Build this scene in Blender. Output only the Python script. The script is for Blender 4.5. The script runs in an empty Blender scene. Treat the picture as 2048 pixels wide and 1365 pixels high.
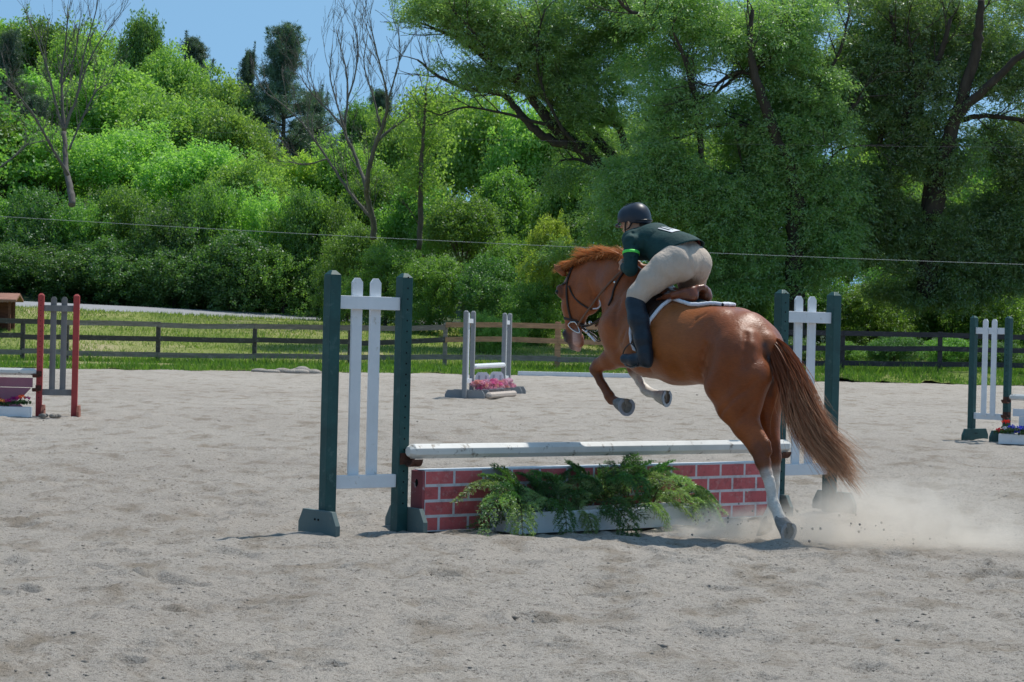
import bpy, math, os
import numpy as np
from math import radians, sin, cos, pi
from mathutils import Vector, Matrix
scene = bpy.context.scene
COL = scene.collection
rng = np.random.default_rng(7)
QUICK = os.environ.get('QUICK', '')

# ------------------------------------------------------------------ camera
F = 4430.0                      # focal length in pixels of a 2048 wide frame
HC = 1.44                       # eye height
ROLL = radians(1.4); PITCH = math.atan(20 / F)
Fw = np.array([0, cos(PITCH), -sin(PITCH)])
R0 = np.array([1.0, 0, 0]); U0 = np.cross(R0, Fw)
Rt = R0 * cos(ROLL) + U0 * sin(ROLL); Up = -R0 * sin(ROLL) + U0 * cos(ROLL)
cam_d = bpy.data.cameras.new('camera'); cam = bpy.data.objects.new('camera', cam_d); COL.objects.link(cam)
cam_d.sensor_width = 36; cam_d.lens = 36 * F / 2048; cam_d.clip_start = .1; cam_d.clip_end = 3000
cam.matrix_world = Matrix(((Rt[0], Up[0], -Fw[0], 0), (Rt[1], Up[1], -Fw[1], 0), (Rt[2], Up[2], -Fw[2], HC), (0, 0, 0, 1)))
cam_d.dof.use_dof = True; cam_d.dof.focus_distance = 16.3; cam_d.dof.aperture_fstop = 15.0
scene.camera = cam
CAM = np.array([0, 0, HC])

# ------------------------------------------------------------------ light
SUN = np.array([.37, .38, 1.0]); SUN /= np.linalg.norm(SUN)      # direction towards the sun
w = bpy.data.worlds.new('World'); scene.world = w; w.use_nodes = True
nt = w.node_tree; sky = nt.nodes.new('ShaderNodeTexSky'); sky.sky_type = 'NISHITA'; sky.sun_disc = False
sky.sun_elevation = math.asin(SUN[2]); sky.sun_rotation = math.atan2(SUN[0], SUN[1])
sky.air_density = 1.0; sky.dust_density = 0.3; sky.ozone_density = 0.7; sky.altitude = 200
tcw = nt.nodes.new('ShaderNodeTexCoord'); mpw = nt.nodes.new('ShaderNodeMapping'); mpw.inputs['Location'].default_value = (0, 0, .42)
nt.links.new(tcw.outputs['Generated'], mpw.inputs[0]); nt.links.new(mpw.outputs[0], sky.inputs[0])
bg = nt.nodes['Background']; tint = nt.nodes.new('ShaderNodeMix'); tint.data_type = 'RGBA'; tint.blend_type = 'MULTIPLY'; tint.inputs[0].default_value = 1; tint.inputs[7].default_value = (.98, 1.2, 1.08, 1)
nt.links.new(sky.outputs[0], tint.inputs[6]); nt.links.new(tint.outputs[2], bg.inputs[0]); bg.inputs[1].default_value = .13
sl = bpy.data.lights.new('sun', 'SUN'); sl.energy = 3.3; sl.angle = radians(.5); sl.color = (1, .955, .88)
so = bpy.data.objects.new('sun', sl); COL.objects.link(so)
so.rotation_euler = Vector(SUN).to_track_quat('Z', 'Y').to_euler(); so.location = (6, 6, 20)
scene.view_settings.view_transform = 'Standard'; scene.view_settings.look = 'None'
scene.view_settings.exposure = 0.3; scene.view_settings.gamma = 1
scene.cycles.max_bounces = 8; scene.cycles.diffuse_bounces = 4; scene.cycles.transmission_bounces = 4
scene.cycles.transparent_max_bounces = 6; scene.cycles.volume_bounces = 3
scene.cycles.caustics_reflective = False; scene.cycles.caustics_refractive = False

# ------------------------------------------------------------------ pixel -> world
def ray(px, py):
    return Fw + Rt * ((px - 1024) / F) + Up * ((682.5 - py) / F)
def P(px, py, Y):
    d = ray(px, py); return CAM + d * (Y / d[1])
def G(px, py, z=0.0):
    d = ray(px, py); return CAM + d * ((z - HC) / d[2])

# ------------------------------------------------------------------ objects
def tag(o, label=None, cat=None, group=None, kind=None):
    if label: o['label'] = label
    if cat: o['category'] = cat
    if group: o['group'] = group
    if kind: o['kind'] = kind
    return o
def empty(name, loc=(0, 0, 0), rz=0, **k):
    o = bpy.data.objects.new(name, None); COL.objects.link(o); o.location = tuple(float(c) for c in loc)
    o.rotation_euler = (0, 0, rz); o.empty_display_size = .2
    bpy.context.view_layer.update()
    return tag(o, **k)
def mesh_np(name, V, Fc, mats, smooth=False, midx=None, cols=None):
    me = bpy.data.meshes.new(name)
    V = np.asarray(V, np.float32); me.vertices.add(len(V)); me.vertices.foreach_set('co', V.ravel())
    if isinstance(Fc, np.ndarray):
        n, k = Fc.shape
        me.loops.add(n * k); me.loops.foreach_set('vertex_index', Fc.astype(np.int32).ravel())
        me.polygons.add(n); me.polygons.foreach_set('loop_start', (np.arange(n) * k).astype(np.int32))
    else:
        n = len(Fc); ln = np.array([len(f) for f in Fc], np.int32)
        me.loops.add(int(ln.sum())); me.loops.foreach_set('vertex_index', np.concatenate([np.asarray(f, np.int32) for f in Fc]))
        me.polygons.add(n); me.polygons.foreach_set('loop_start', np.concatenate([[0], np.cumsum(ln)[:-1]]).astype(np.int32))
    if smooth is True: me.polygons.foreach_set('use_smooth', np.ones(n, bool))
    elif isinstance(smooth, (list, np.ndarray)): me.polygons.foreach_set('use_smooth', np.asarray(smooth, bool))
    for m in (mats if isinstance(mats, (list, tuple)) else [mats]): me.materials.append(m)
    if midx is not None: me.polygons.foreach_set('material_index', np.asarray(midx, np.int32))
    me.update(calc_edges=True)
    if cols is not None:
        a = me.color_attributes.new('Col', 'FLOAT_COLOR', 'POINT')
        c = np.ones((len(V), 4), np.float32); c[:, :3] = cols; a.data.foreach_set('color', c.ravel())
    return me
def link(name, me, parent=None, loc=None, **k):
    o = bpy.data.objects.new(name, me); COL.objects.link(o)
    if parent is not None: o.parent = parent
    if loc is not None: o.location = tuple(float(c) for c in loc)
    return tag(o, **k)

class MB:
    """collects simple shapes and links them as one mesh"""
    def __init__(s): s.v = []; s.f = []; s.m = []; s.s = []; s.n = 0
    def add(s, V, Fc, m=0, sm=False):
        V = np.asarray(V, float); s.v.append(V)
        for f in Fc: s.f.append([i + s.n for i in f]); s.m.append(m); s.s.append(sm)
        s.n += len(V); return s
    def box(s, c, size, ax=None, m=0):
        c = np.asarray(c, float); A = np.eye(3) if ax is None else np.asarray(ax, float)
        h = np.array(size) / 2
        V = [c + A[0] * (x * h[0]) + A[1] * (y * h[1]) + A[2] * (z * h[2]) for x in (-1, 1) for y in (-1, 1) for z in (-1, 1)]
        return s.add(V, [(0, 1, 3, 2), (4, 6, 7, 5), (0, 4, 5, 1), (2, 3, 7, 6), (0, 2, 6, 4), (1, 5, 7, 3)], m)
    def prism(s, O, ex, ey, ez, pts, d0, d1, m=0, sm=False):
        """outline pts (a,b) in the ex,ey plane, from ez*d0 to ez*d1"""
        O, ex, ey, ez = (np.asarray(q, float) for q in (O, ex, ey, ez)); n = len(pts)
        V = [O + ex * a + ey * b + ez * d for d in (d0, d1) for a, b in pts]
        if np.dot(np.cross(ex, ey), ez) * (d1 - d0) < 0: V = V[::-1]; 
        Fc = [tuple(range(n))[::-1], tuple(range(n, 2 * n))] + [(i, (i + 1) % n, n + (i + 1) % n, n + i) for i in range(n)]
        return s.add(V, Fc, m, sm)
    def tube(s, pts, r, sides=8, m=0, caps=True, flat=1.0, sm=True, up=(0, 0, 1)):
        pts = np.asarray(pts, float); n = len(pts); r = np.broadcast_to(np.asarray(r, float), (n,))
        t = np.gradient(pts, axis=0); t /= np.linalg.norm(t, axis=1)[:, None] + 1e-12
        ref = np.asarray(up, float)
        if abs(np.dot(t[0], ref)) > .9: ref = np.array([1., 0, 0])
        V = []; a = np.cross(t[0], ref); a /= np.linalg.norm(a)
        ang = np.arange(sides) * 2 * pi / sides
        for i in range(n):
            a = a - t[i] * np.dot(a, t[i]); a /= np.linalg.norm(a) + 1e-12; b = np.cross(t[i], a)
            V.append(pts[i] + r[i] * (np.outer(np.cos(ang), a) * flat + np.outer(np.sin(ang), b)))
        V = np.concatenate(V); Fc = []
        for i in range(n - 1):
            for k in range(sides):
                k2 = (k + 1) % sides; Fc.append((i * sides + k, i * sides + k2, (i + 1) * sides + k2, (i + 1) * sides + k))
        s.add(V, Fc, m, sm)
        if caps:
            o = s.n - len(V)
            s.f.append([o + k for k in range(sides)][::-1]); s.m.append(m); s.s.append(False)
            s.f.append([o + (n - 1) * sides + k for k in range(sides)]); s.m.append(m); s.s.append(False)
        return s
    def ball(s, c, r, m=0, seg=10, ring=7, ax=None):
        c = np.asarray(c, float); r = np.broadcast_to(np.asarray(r, float), (3,)); A = np.eye(3) if ax is None else np.asarray(ax)
        V = [[0, 0, 1]] + [[sin(pi * i / ring) * cos(2 * pi * k / seg), sin(pi * i / ring) * sin(2 * pi * k / seg), cos(pi * i / ring)] for i in range(1, ring) for k in range(seg)] + [[0, 0, -1]]
        V = c + (np.array(V) * r) @ A; Fc = [(0, 1 + k, 1 + (k + 1) % seg) for k in range(seg)]
        for i in range(ring - 2):
            for k in range(seg):
                a = 1 + i * seg + k; b = 1 + i * seg + (k + 1) % seg; Fc.append((a, a + seg, b + seg, b))
        L = len(V) - 1; Fc += [(L, L - seg + (k + 1) % seg, L - seg + k) for k in range(seg)]
        return s.add(V, Fc, m, True)
    def mesh(s, name, mats): return mesh_np(name, np.concatenate(s.v), s.f, mats, s.s, s.m)
    def build(s, name, mats, parent=None, bevel=0, **k):
        o = link(name, s.mesh(name, mats), parent, **k)
        if bevel:
            b = o.modifiers.new('bevel', 'BEVEL'); b.width = bevel; b.segments = 2; b.limit_method = 'ANGLE'; b.angle_limit = radians(35)
        return o

# ------------------------------------------------------------------ materials
def nodes(name):
    m = bpy.data.materials.new(name); m.use_nodes = True; n = m.node_tree
    return m, n, n.nodes['Principled BSDF']
def N(n, t, **k):
    q = n.nodes.new(t)
    for a, b in k.items():
        if a.startswith('i'): q.inputs[int(a[1:])].default_value = b
        else: setattr(q, a, b)
    return q
def noise(n, scale, detail=4, rough=.6, coord='Object', stretch=None):
    tc = N(n, 'ShaderNodeTexCoord'); t = N(n, 'ShaderNodeTexNoise'); t.inputs['Scale'].default_value = scale
    t.inputs['Detail'].default_value = detail; t.inputs['Roughness'].default_value = rough
    src = tc.outputs[coord]
    if stretch:
        mp = N(n, 'ShaderNodeMapping'); mp.inputs['Scale'].default_value = stretch; n.links.new(src, mp.inputs[0]); src = mp.outputs[0]
    n.links.new(src, t.inputs['Vector']); return t
def ramp(n, src, stops):
    r = N(n, 'ShaderNodeValToRGB'); e = r.color_ramp.elements
    while len(e) < len(stops): e.new(.5)
    for q, (p, c) in zip(e, stops): q.position = p; q.color = (*c, 1) if len(c) == 3 else c
    n.links.new(src, r.inputs[0]); return r
def mixc(n, f, a, b, bt='MIX'):
    q = N(n, 'ShaderNodeMix', data_type='RGBA', blend_type=bt)
    for s_, v in ((q.inputs[0], f), (q.inputs[6], a), (q.inputs[7], b)):
        if hasattr(v, 'links'): n.links.new(v, s_)
        elif isinstance(v, (int, float)): s_.default_value = v
        else: s_.default_value = (*v, 1)
    return q.outputs[2]
def math_(n, op, a, b=0.0, clamp=False):
    q = N(n, 'ShaderNodeMath', operation=op, use_clamp=clamp)
    for s_, v in ((q.inputs[0], a), (q.inputs[1], b)):
        if hasattr(v, 'links'): n.links.new(v, s_)
        else: s_.default_value = v
    return q.outputs[0]
def bumpn(n, p, h, strength, dist):
    b = N(n, 'ShaderNodeBump'); b.inputs['Strength'].default_value = strength; b.inputs['Distance'].default_value = dist
    n.links.new(h, b.inputs['Height']); n.links.new(b.outputs[0], p.inputs['Normal']); return b
def mat(name, col, rough=.6, var=.12, scale=8, bump=.0, metal=0, dirt=None, stretch=None, spec=.4, coat=0):
    m, n, p = nodes(name); col = np.array(col, float)
    t = noise(n, scale, 5, .65, stretch=stretch)
    r = ramp(n, t.outputs[0], [(.3, tuple(col * (1 - var))), (.7, tuple(np.minimum(col * (1 + var), .95)))]); c = r.outputs[0]
    if dirt:
        t2 = noise(n, dirt[1], 6, .7); r2 = ramp(n, t2.outputs[0], [(dirt[2], (0, 0, 0)), (dirt[2] + .08, (1, 1, 1))])
        c = mixc(n, r2.outputs[0], c, dirt[0])
    n.links.new(c, p.inputs['Base Color']); p.inputs['Roughness'].default_value = rough; p.inputs['Metallic'].default_value = metal
    p.inputs['Specular IOR Level'].default_value = spec; p.inputs['Coat Weight'].default_value = coat
    if bump: bumpn(n, p, t.outputs[0], 1, bump)
    return m

# ------------------------------------------------------------------ noise in numpy
_lat = np.random.default_rng(3).random((64, 64, 64)).astype(np.float32)
def vnoise2(x, y, sc, seed=0):
    x = np.asarray(x) * sc + seed * 7.31; y = np.asarray(y) * sc + seed * 3.77
    xi = np.floor(x).astype(int); yi = np.floor(y).astype(int); fx = x - xi; fy = y - yi
    fx = fx * fx * (3 - 2 * fx); fy = fy * fy * (3 - 2 * fy); L = _lat.reshape(512, 512)
    g = lambda a, b: L[a % 512, b % 512]
    return (g(xi, yi) * (1 - fx) + g(xi + 1, yi) * fx) * (1 - fy) + (g(xi, yi + 1) * (1 - fx) + g(xi + 1, yi + 1) * fx) * fy

# ------------------------------------------------------------------ implicit bodies
def smin(a, b, k):
    h = np.clip(.5 + .5 * (b - a) / k, 0, 1); return b * (1 - h) + a * h - k * h * (1 - h)
class SDF:
    def __init__(s, k=.03): s.p = []; s.k = k
    def cone(s, a, b, ra, rb=None, c=0, k=None, ky=1.0, sub=False):
        s.p.append((np.array(a, float), np.array(b, float), ra, ra if rb is None else rb, c, s.k if k is None else k, ky, sub)); return s
    def chain(s, pts, c=0, k=None, ky=1.0):
        for (a, ra), (b, rb) in zip(pts[:-1], pts[1:]): s.cone(a, b, ra, rb, c, k, ky)
        return s
    @staticmethod
    def d(q, X, Y, Z):
        a, b, ra, rb, c, k, ky, sub = q; ab = (b - a) * np.array([1, 1 / ky, 1]); L = max(float(ab @ ab), 1e-9)
        x = X - a[0]; y = (Y - a[1]) / ky; z = Z - a[2]
        t = np.clip((x * ab[0] + y * ab[1] + z * ab[2]) / L, 0, 1)
        dd = np.sqrt((x - t * ab[0]) ** 2 + (y - t * ab[1]) ** 2 + (z - t * ab[2]) ** 2)
        return (dd - (ra + (rb - ra) * t)) * min(1.0, ky) ** .5
    def eval(s, Pt):
        Pt = np.asarray(Pt, float); X, Y, Z = Pt[..., 0], Pt[..., 1], Pt[..., 2]; phi = np.full(X.shape, 1.0)
        for q in s.p:
            d = s.d(q, X, Y, Z); phi = -smin(-phi, d, q[5]) if q[7] else smin(phi, d, q[5])
        return phi
    def mesh(s, h):
        lo = np.min([np.minimum(q[0], q[1]) - max(q[2], q[3]) * max(1, q[6]) for q in s.p if not q[7]], axis=0) - 3 * h
        hi = np.max([np.maximum(q[0], q[1]) + max(q[2], q[3]) * max(1, q[6]) for q in s.p if not q[7]], axis=0) + 3 * h
        n = np.ceil((hi - lo) / h).astype(int) + 1; phi = np.full(n, .2, np.float32)
        ax = [lo[i] + np.arange(n[i]) * h for i in range(3)]
        for q in s.p:
            m = max(.03, q[5]) + 3 * h; R = max(q[2], q[3]) * max(1, q[6]) + m
            a = np.maximum(((np.minimum(q[0], q[1]) - R - lo) / h).astype(int), 0); b = np.minimum(((np.maximum(q[0], q[1]) + R - lo) / h).astype(int) + 2, n)
            if (b <= a).any(): continue
            sl_ = tuple(slice(a[i], b[i]) for i in range(3))
            X, Y, Z = np.meshgrid(*[ax[i][sl_[i]] for i in range(3)], indexing='ij', sparse=True)
            d = s.d(q, X, Y, Z); phi[sl_] = -smin(-phi[sl_], d, q[5]) if q[7] else smin(phi[sl_], d, q[5])
        return surface_nets(phi, lo, h)
    def colors(s, V, table, soft=.012):
        W = np.zeros(len(V)); C = np.zeros((len(V), 3)); D = [(s.d(q, V[:, 0], V[:, 1], V[:, 2]), q[4]) for q in s.p if not q[7]]
        m = np.min([d for d, _ in D], axis=0)
        for d, c in D:
            w_ = np.exp(-(d - m) / soft); W += w_; C += w_[:, None] * np.array(table[c])
        return C / W[:, None]
def surface_nets(phi, lo, h):
    ins = phi < 0; nx, ny, nz = phi.shape
    cnt = np.zeros((nx - 1, ny - 1, nz - 1), np.int8)
    for i in (0, 1):
        for j in (0, 1):
            for k in (0, 1): cnt += ins[i:nx - 1 + i, j:ny - 1 + j, k:nz - 1 + k]
    cell = (cnt > 0) & (cnt < 8); idx = -np.ones(cell.shape, np.int64); C = np.argwhere(cell); idx[cell] = np.arange(len(C))
    acc = np.zeros((len(C), 3)); num = np.zeros(len(C))
    cor = [(i, j, k) for i in (0, 1) for j in (0, 1) for k in (0, 1)]
    for a in cor:
        for ax_ in range(3):
            if a[ax_]: continue
            b = list(a); b[ax_] = 1
            pa = phi[C[:, 0] + a[0], C[:, 1] + a[1], C[:, 2] + a[2]]; pb = phi[C[:, 0] + b[0], C[:, 1] + b[1], C[:, 2] + b[2]]
            cr = (pa < 0) != (pb < 0); t = np.where(cr, pa / np.where(cr, pa - pb, 1), 0)
            p = np.tile(np.array(a, float), (len(C), 1)); p[:, ax_] = t; acc += p * cr[:, None]; num += cr
    V = lo + (C + acc / num[:, None]) * h; Q = []
    for ax_ in range(3):
        o = [q for q in range(3) if q != ax_]; sl0 = [slice(None)] * 3; sl1 = [slice(None)] * 3
        sl0[ax_] = slice(0, -1); sl1[ax_] = slice(1, None)
        A = ins[tuple(sl0)]; B = ins[tuple(sl1)]; E = np.argwhere(A != B)
        E = E[(E[:, o[0]] > 0) & (E[:, o[1]] > 0) & (E[:, o[0]] < phi.shape[o[0]] - 1) & (E[:, o[1]] < phi.shape[o[1]] - 1)]
        def cid(d0, d1):
            e = E.copy(); e[:, o[0]] -= d0; e[:, o[1]] -= d1; return idx[e[:, 0], e[:, 1], e[:, 2]]
        q = np.stack([cid(1, 1), cid(0, 1), cid(0, 0), cid(1, 0)], 1); up = A[tuple(E.T)]
        flip = up if ax_ != 1 else ~up
        q[~flip] = q[~flip][:, ::-1]; Q.append(q)
    return V, np.concatenate(Q)
def relax(V, Q, it=2, f=.5):
    e = np.concatenate([Q[:, [0, 1]], Q[:, [1, 2]], Q[:, [2, 3]], Q[:, [3, 0]]]); e = np.concatenate([e, e[:, ::-1]])
    n = np.bincount(e[:, 0], minlength=len(V))[:, None]
    for _ in range(it):
        S = np.zeros_like(V)
        for a in range(3): S[:, a] = np.bincount(e[:, 0], V[e[:, 1], a], len(V))
        V = V + f * (S / np.maximum(n, 1) - V)
    return V
# ================================================================== horse frame
hd = np.array([-sin(radians(45)), cos(radians(45)), 0]); lf = np.array([-hd[1], hd[0], 0])
_W = G(1583, 1090); HO = _W + .9 * hd - .12 * lf; HO[2] = 0
HROT = math.atan2(hd[1], hd[0])
def loc(p): q = np.asarray(p) - HO; return np.array([q @ hd, q @ lf, q[2]])
CL = loc(CAM)
def H(px, py, lat=0.0):
    d = ray(px, py); d = np.array([d @ hd, d @ lf, d[2]]); return CL + d * ((lat - CL[1]) / d[1])
def HP(*a): return [(H(x, y, l), r) for x, y, l, r in a]
def surf(sdf, px, py, off=.006, t0=13.5, t1=20):
    d = ray(px, py); d = np.array([d @ hd, d @ lf, d[2]]); T = np.linspace(t0, t1, 900)
    f = sdf.eval(CL + T[:, None] * d); i = np.argmax(f < 0)
    if not (f < 0).any(): i = np.argmin(f)
    a, b = T[max(i - 1, 0)], T[i]; fa, fb = f[max(i - 1, 0)], f[i]
    t = a + (b - a) * (fa / (fa - fb) if fa * fb < 0 else 0); p = CL + t * d
    e = .004; g = sdf.eval(p + np.array([[e, 0, 0], [-e, 0, 0], [0, e, 0], [0, -e, 0], [0, 0, e], [0, 0, -e]]))
    n = np.array([g[0] - g[1], g[2] - g[3], g[4] - g[5]]); n /= np.linalg.norm(n)
    return p + n * off, n
MY = np.array([1, -1, 1.])
def spline(pts, n=24):
    """Catmull-Rom through the points"""
    p = np.asarray(pts, float); p = np.concatenate([[2 * p[0] - p[1]], p, [2 * p[-1] - p[-2]]]); out = []
    m = len(p) - 3; T = np.linspace(0, m, n)
    for t in T:
        i = min(int(t), m - 1); u = t - i; a, b, c, d = p[i:i + 4]
        out.append(.5 * ((2 * b) + (c - a) * u + (2 * a - 5 * b + 4 * c - d) * u * u + (3 * b - a - 3 * c + d) * u ** 3))
    return np.array(out)
def unit(v): v = np.asarray(v, float); return v / np.linalg.norm(v)

# ------------------------------------------------------------------ materials of horse and rider
def coat_mat():
    m, n, p = nodes('chestnut_coat'); a = N(n, 'ShaderNodeAttribute', attribute_name='Col')
    t = noise(n, 5, 4, .6); r = ramp(n, t.outputs[0], [(.3, (.8, .78, .76)), (.7, (1.15, 1.15, 1.15))])
    t2 = noise(n, 120, 3, .7, stretch=(.25, .6, 1)); r2 = ramp(n, t2.outputs[0], [(.3, (.84, .84, .84)), (.7, (1.1, 1.1, 1.1))])
    c = mixc(n, 1, mixc(n, 1, a.outputs[0], r.outputs[0], 'MULTIPLY'), r2.outputs[0], 'MULTIPLY'); n.links.new(c, p.inputs['Base Color'])
    rr_ = ramp(n, t.outputs[0], [(.3, (.30, .30, .30)), (.7, (.52, .52, .52))]); n.links.new(rr_.outputs[0], p.inputs['Roughness']); p.inputs['Specular IOR Level'].default_value = .36
    p.inputs['Sheen Weight'].default_value = .05; p.inputs['Sheen Roughness'].default_value = .4
    t3 = noise(n, 9, 5, .6); b0 = N(n, 'ShaderNodeBump'); b0.inputs['Distance'].default_value = .02; b0.inputs['Strength'].default_value = .32
    n.links.new(t3.outputs[0], b0.inputs['Height'])
    b1 = N(n, 'ShaderNodeBump'); b1.inputs['Distance'].default_value = .003; n.links.new(t2.outputs[0], b1.inputs['Height'])
    n.links.new(b0.outputs[0], b1.inputs['Normal']); n.links.new(b1.outputs[0], p.inputs['Normal']); return m
M = {}
M['coat'] = coat_mat()
def hair_mat(name, c0, c1, c2):
    m, n, p = nodes(name); a = N(n, 'ShaderNodeAttribute', attribute_name='Col'); s = N(n, 'ShaderNodeSeparateColor'); n.links.new(a.outputs[0], s.inputs[0])
    r = ramp(n, s.outputs[0], [(0, c0), (.5, c1), (1, c2)]); v = math_(n, 'MULTIPLY_ADD', s.outputs[1], .7); v.node.inputs[2].default_value = .6
    c = mixc(n, 1, r.outputs[0], v, 'MULTIPLY'); n.links.new(c, p.inputs['Base Color']); p.inputs['Roughness'].default_value = .45
    p.inputs['Specular IOR Level'].default_value = .35
    tr = N(n, 'ShaderNodeBsdfTranslucent'); n.links.new(c, tr.inputs[0]); mx = N(n, 'ShaderNodeMixShader', i0=.3)
    n.links.new(p.outputs[0], mx.inputs[1]); n.links.new(tr.outputs[0], mx.inputs[2]); n.links.new(mx.outputs[0], n.nodes['Material Output'].inputs[0]); return m
M['mane'] = hair_mat('mane_hair', (.34, .10, .025), (.55, .19, .05), (.7, .3, .1))
M['tail'] = hair_mat('tail_hair', (.24, .065, .022), (.29, .10, .045), (.6, .36, .22))
M['leather'] = mat('dark_bridle_leather', (.035, .018, .012), .45, .3, 60, .0006)
M['saddle'] = mat('brown_saddle_leather', (.17, .05, .022), .3, .3, 18, .001, coat=.25)
M['flap'] = mat('saddle_flap_leather', (.035, .014, .008), .5, .3, 25, .001)
M['rein'] = mat('rein_leather', (.16, .08, .045), .6, .25, 80, .001)
M['metal'] = mat('polished_steel', (.75, .74, .72), .25, .05, 30, metal=1)
M['darkmetal'] = mat('worn_steel', (.28, .3, .33), .45, .25, 40, .0006, metal=.8)
M['pad'] = mat('navy_saddle_cloth', (.012, .028, .035), .9, .25, 120, .001)
M['piping'] = mat('white_piping', (.72, .74, .8), .8, .08, 90, .001)
M['hoof'] = mat('grey_hoof_horn', (.2, .19, .18), .65, .35, 30, .002, stretch=(1, 1, 3))
M['paleshoof'] = mat('pale_hoof_horn', (.52, .46, .4), .65, .2, 30, .002)
M['sole'] = mat('dusty_hoof_sole', (.24, .22, .19), .9, .3, 40, .004)
M['shoe'] = mat('steel_horseshoe', (.33, .36, .4), .5, .2, 50, .0005, metal=.55)
M['eye'] = mat('dark_eye', (.01, .006, .004), .1, 0, 5)
M['shirt'] = mat('dark_green_shirt', (.010, .048, .046), .8, .25, 9, .012)
M['breeches'] = mat('beige_breeches', (.55, .455, .37), .85, .08, 11, .02, stretch=(1, 1.6, .7))
M['boot'] = mat('navy_black_boot', (.010, .020, .032), .38, .4, 14, .008, stretch=(1, 1, 1.8))
M['skin'] = mat('skin', (.55, .31, .2), .5, .06, 20)
M['helmet'] = mat('matte_navy_helmet', (.022, .03, .045), .42, .1, 30, .0002)
M['gloss'] = mat('black_plastic', (.02, .02, .024), .25, .1, 30)
M['neon'] = mat('neon_green_band', (.12, .85, .12), .6, .06, 20)
M['belt'] = mat('red_brown_belt', (.16, .03, .03), .5, .3, 30)
M['denim'] = mat('grey_blue_patch', (.16, .18, .24), .8, .2, 40)
M['rhair'] = mat('brown_hair', (.06, .035, .02), .5, .3, 60)
M['white_print'] = mat('white_shirt_print', (.75, .75, .78), .8, .05, 50)

# ------------------------------------------------------------------ body of the horse
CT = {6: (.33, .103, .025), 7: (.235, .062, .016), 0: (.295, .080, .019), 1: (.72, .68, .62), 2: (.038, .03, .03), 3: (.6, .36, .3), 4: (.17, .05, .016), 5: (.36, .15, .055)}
S = SDF(.055)
# trunk
S.chain(HP((1262, 650, 0, .215), (1312, 675, 0, .292)), k=.06)
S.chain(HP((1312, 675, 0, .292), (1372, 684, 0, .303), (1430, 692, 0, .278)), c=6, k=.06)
S.cone(H(1430, 692, 0), H(1485, 704, 0), .278, .262, 0, k=.06)
S.chain(HP((1300, 640, 0, .20), (1262, 620, 0, .195), (1238, 568, 0, .172)), k=.05, ky=.8)
S.cone(H(1440, 660, 0), H(1492, 672, 0), .15, .155, k=.08, ky=1.2)
S.cone(H(1492, 672, 0), H(1530, 690, 0), .155, .10, k=.06)
S.cone(H(1320, 600, 0), H(1290, 590, 0), .1, .12, k=.08, ky=.6)
S.cone(H(1350, 728, 0), H(1405, 718, 0), .15, .14, 5, k=.05, ky=.8)
# neck and head
S.chain(HP((1256, 575, 0, .185), (1228, 561, 0, .163), (1190, 553, 0, .128), (1158, 556, 0, .098)), k=.04, ky=.55)
S.cone(H(1225, 600, 0), H(1236, 660, 0), .09, .13, k=.05, ky=.8)
S.cone(H(1174, 590, 0), H(1180, 608, 0), .118, .085, k=.03, ky=.66)
S.chain(HP((1147, 574, 0, .092), (1143, 612, 0, .081), (1146, 650, 0, .062), (1148, 678, 0, .053)), k=.03, ky=.78)
S.cone(H(1168, 600, 0), H(1155, 655, 0), .09, .05, k=.03, ky=.6)
S.chain(HP((1146, 674, .0, .053), (1148, 690, 0, .046)), c=2, k=.02, ky=.9)
S.cone(H(1153, 692, 0), H(1156, 698, 0), .034, .027, 3, k=.012, ky=.95)
S.cone(H(1153, 668, .03), H(1154, 684, .03), .028, .03, 3, k=.012)
S.cone(H(1160, 676, 0), H(1162, 688, 0), .034, .026, 0, k=.015, ky=1.0)
S.cone(H(1162, 692, 0) + [0, .05, 0], H(1148, 697, 0) + [0, .06, 0], .004, .003, k=.006, sub=True)
for sg in (1, -1):
    S.cone(H(1131, 578, 0) + [0, sg * .06, 0], H(1133, 590, 0) + [0, sg * .06, 0], .032, .03, 4, k=.02)          # brow
    S.cone(H(1137, 668, 0) + [0, sg * .035, 0], H(1139, 680, 0) + [0, sg * .035, 0], .026, .024, 2, k=.015)
    S.cone(H(1139, 676, 0) + [.01, sg * .058, 0], H(1140, 682, 0) + [.01, sg * .058, 0], .015, .013, 2, k=.008, sub=True)
    b = H(1135, 548, 0) + [0, sg * .045, 0]; tip = b + [-.0, sg * .035, .0] + (H(1122, 530, 0) - H(1135, 548, 0)) * 1.0
    S.cone(b, b * .45 + tip * .55, .024, .028, 0, k=.015); S.cone(b * .45 + tip * .55, tip, .028, .007, 5, k=.01)
    mid = b * .4 + tip * .6 + np.array([-.01, sg * .024, .012]); S.cone(mid - [0, 0, .02], mid + [.0, 0, .02], .013, .009, 4, k=.01, sub=True)
# shoulders, both sides
for sg in (1, -1):
    q = lambda x, y, l, r: (H(x, y, 0) + np.array([0, sg * l, 0]), r)
    S.chain([q(1290, 610, .10, .13), q(1268, 650, .13, .15), q(1262, 680, .12, .13)], k=.06)
    S.cone(q(1250, 660, .1, 0)[0], q(1262, 690, .11, 0)[0], .13, .11, k=.05)
# left foreleg
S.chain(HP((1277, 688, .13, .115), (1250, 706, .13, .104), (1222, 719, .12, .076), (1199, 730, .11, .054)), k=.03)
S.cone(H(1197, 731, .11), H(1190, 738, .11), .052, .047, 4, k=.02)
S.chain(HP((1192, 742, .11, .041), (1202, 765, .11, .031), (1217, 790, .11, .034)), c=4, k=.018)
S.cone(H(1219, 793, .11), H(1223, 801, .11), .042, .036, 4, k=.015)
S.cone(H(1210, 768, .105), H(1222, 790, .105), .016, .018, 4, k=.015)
S.cone(H(1225, 800, .11), H(1238, 806, .115), .034, .038, 4, k=.015)
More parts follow.
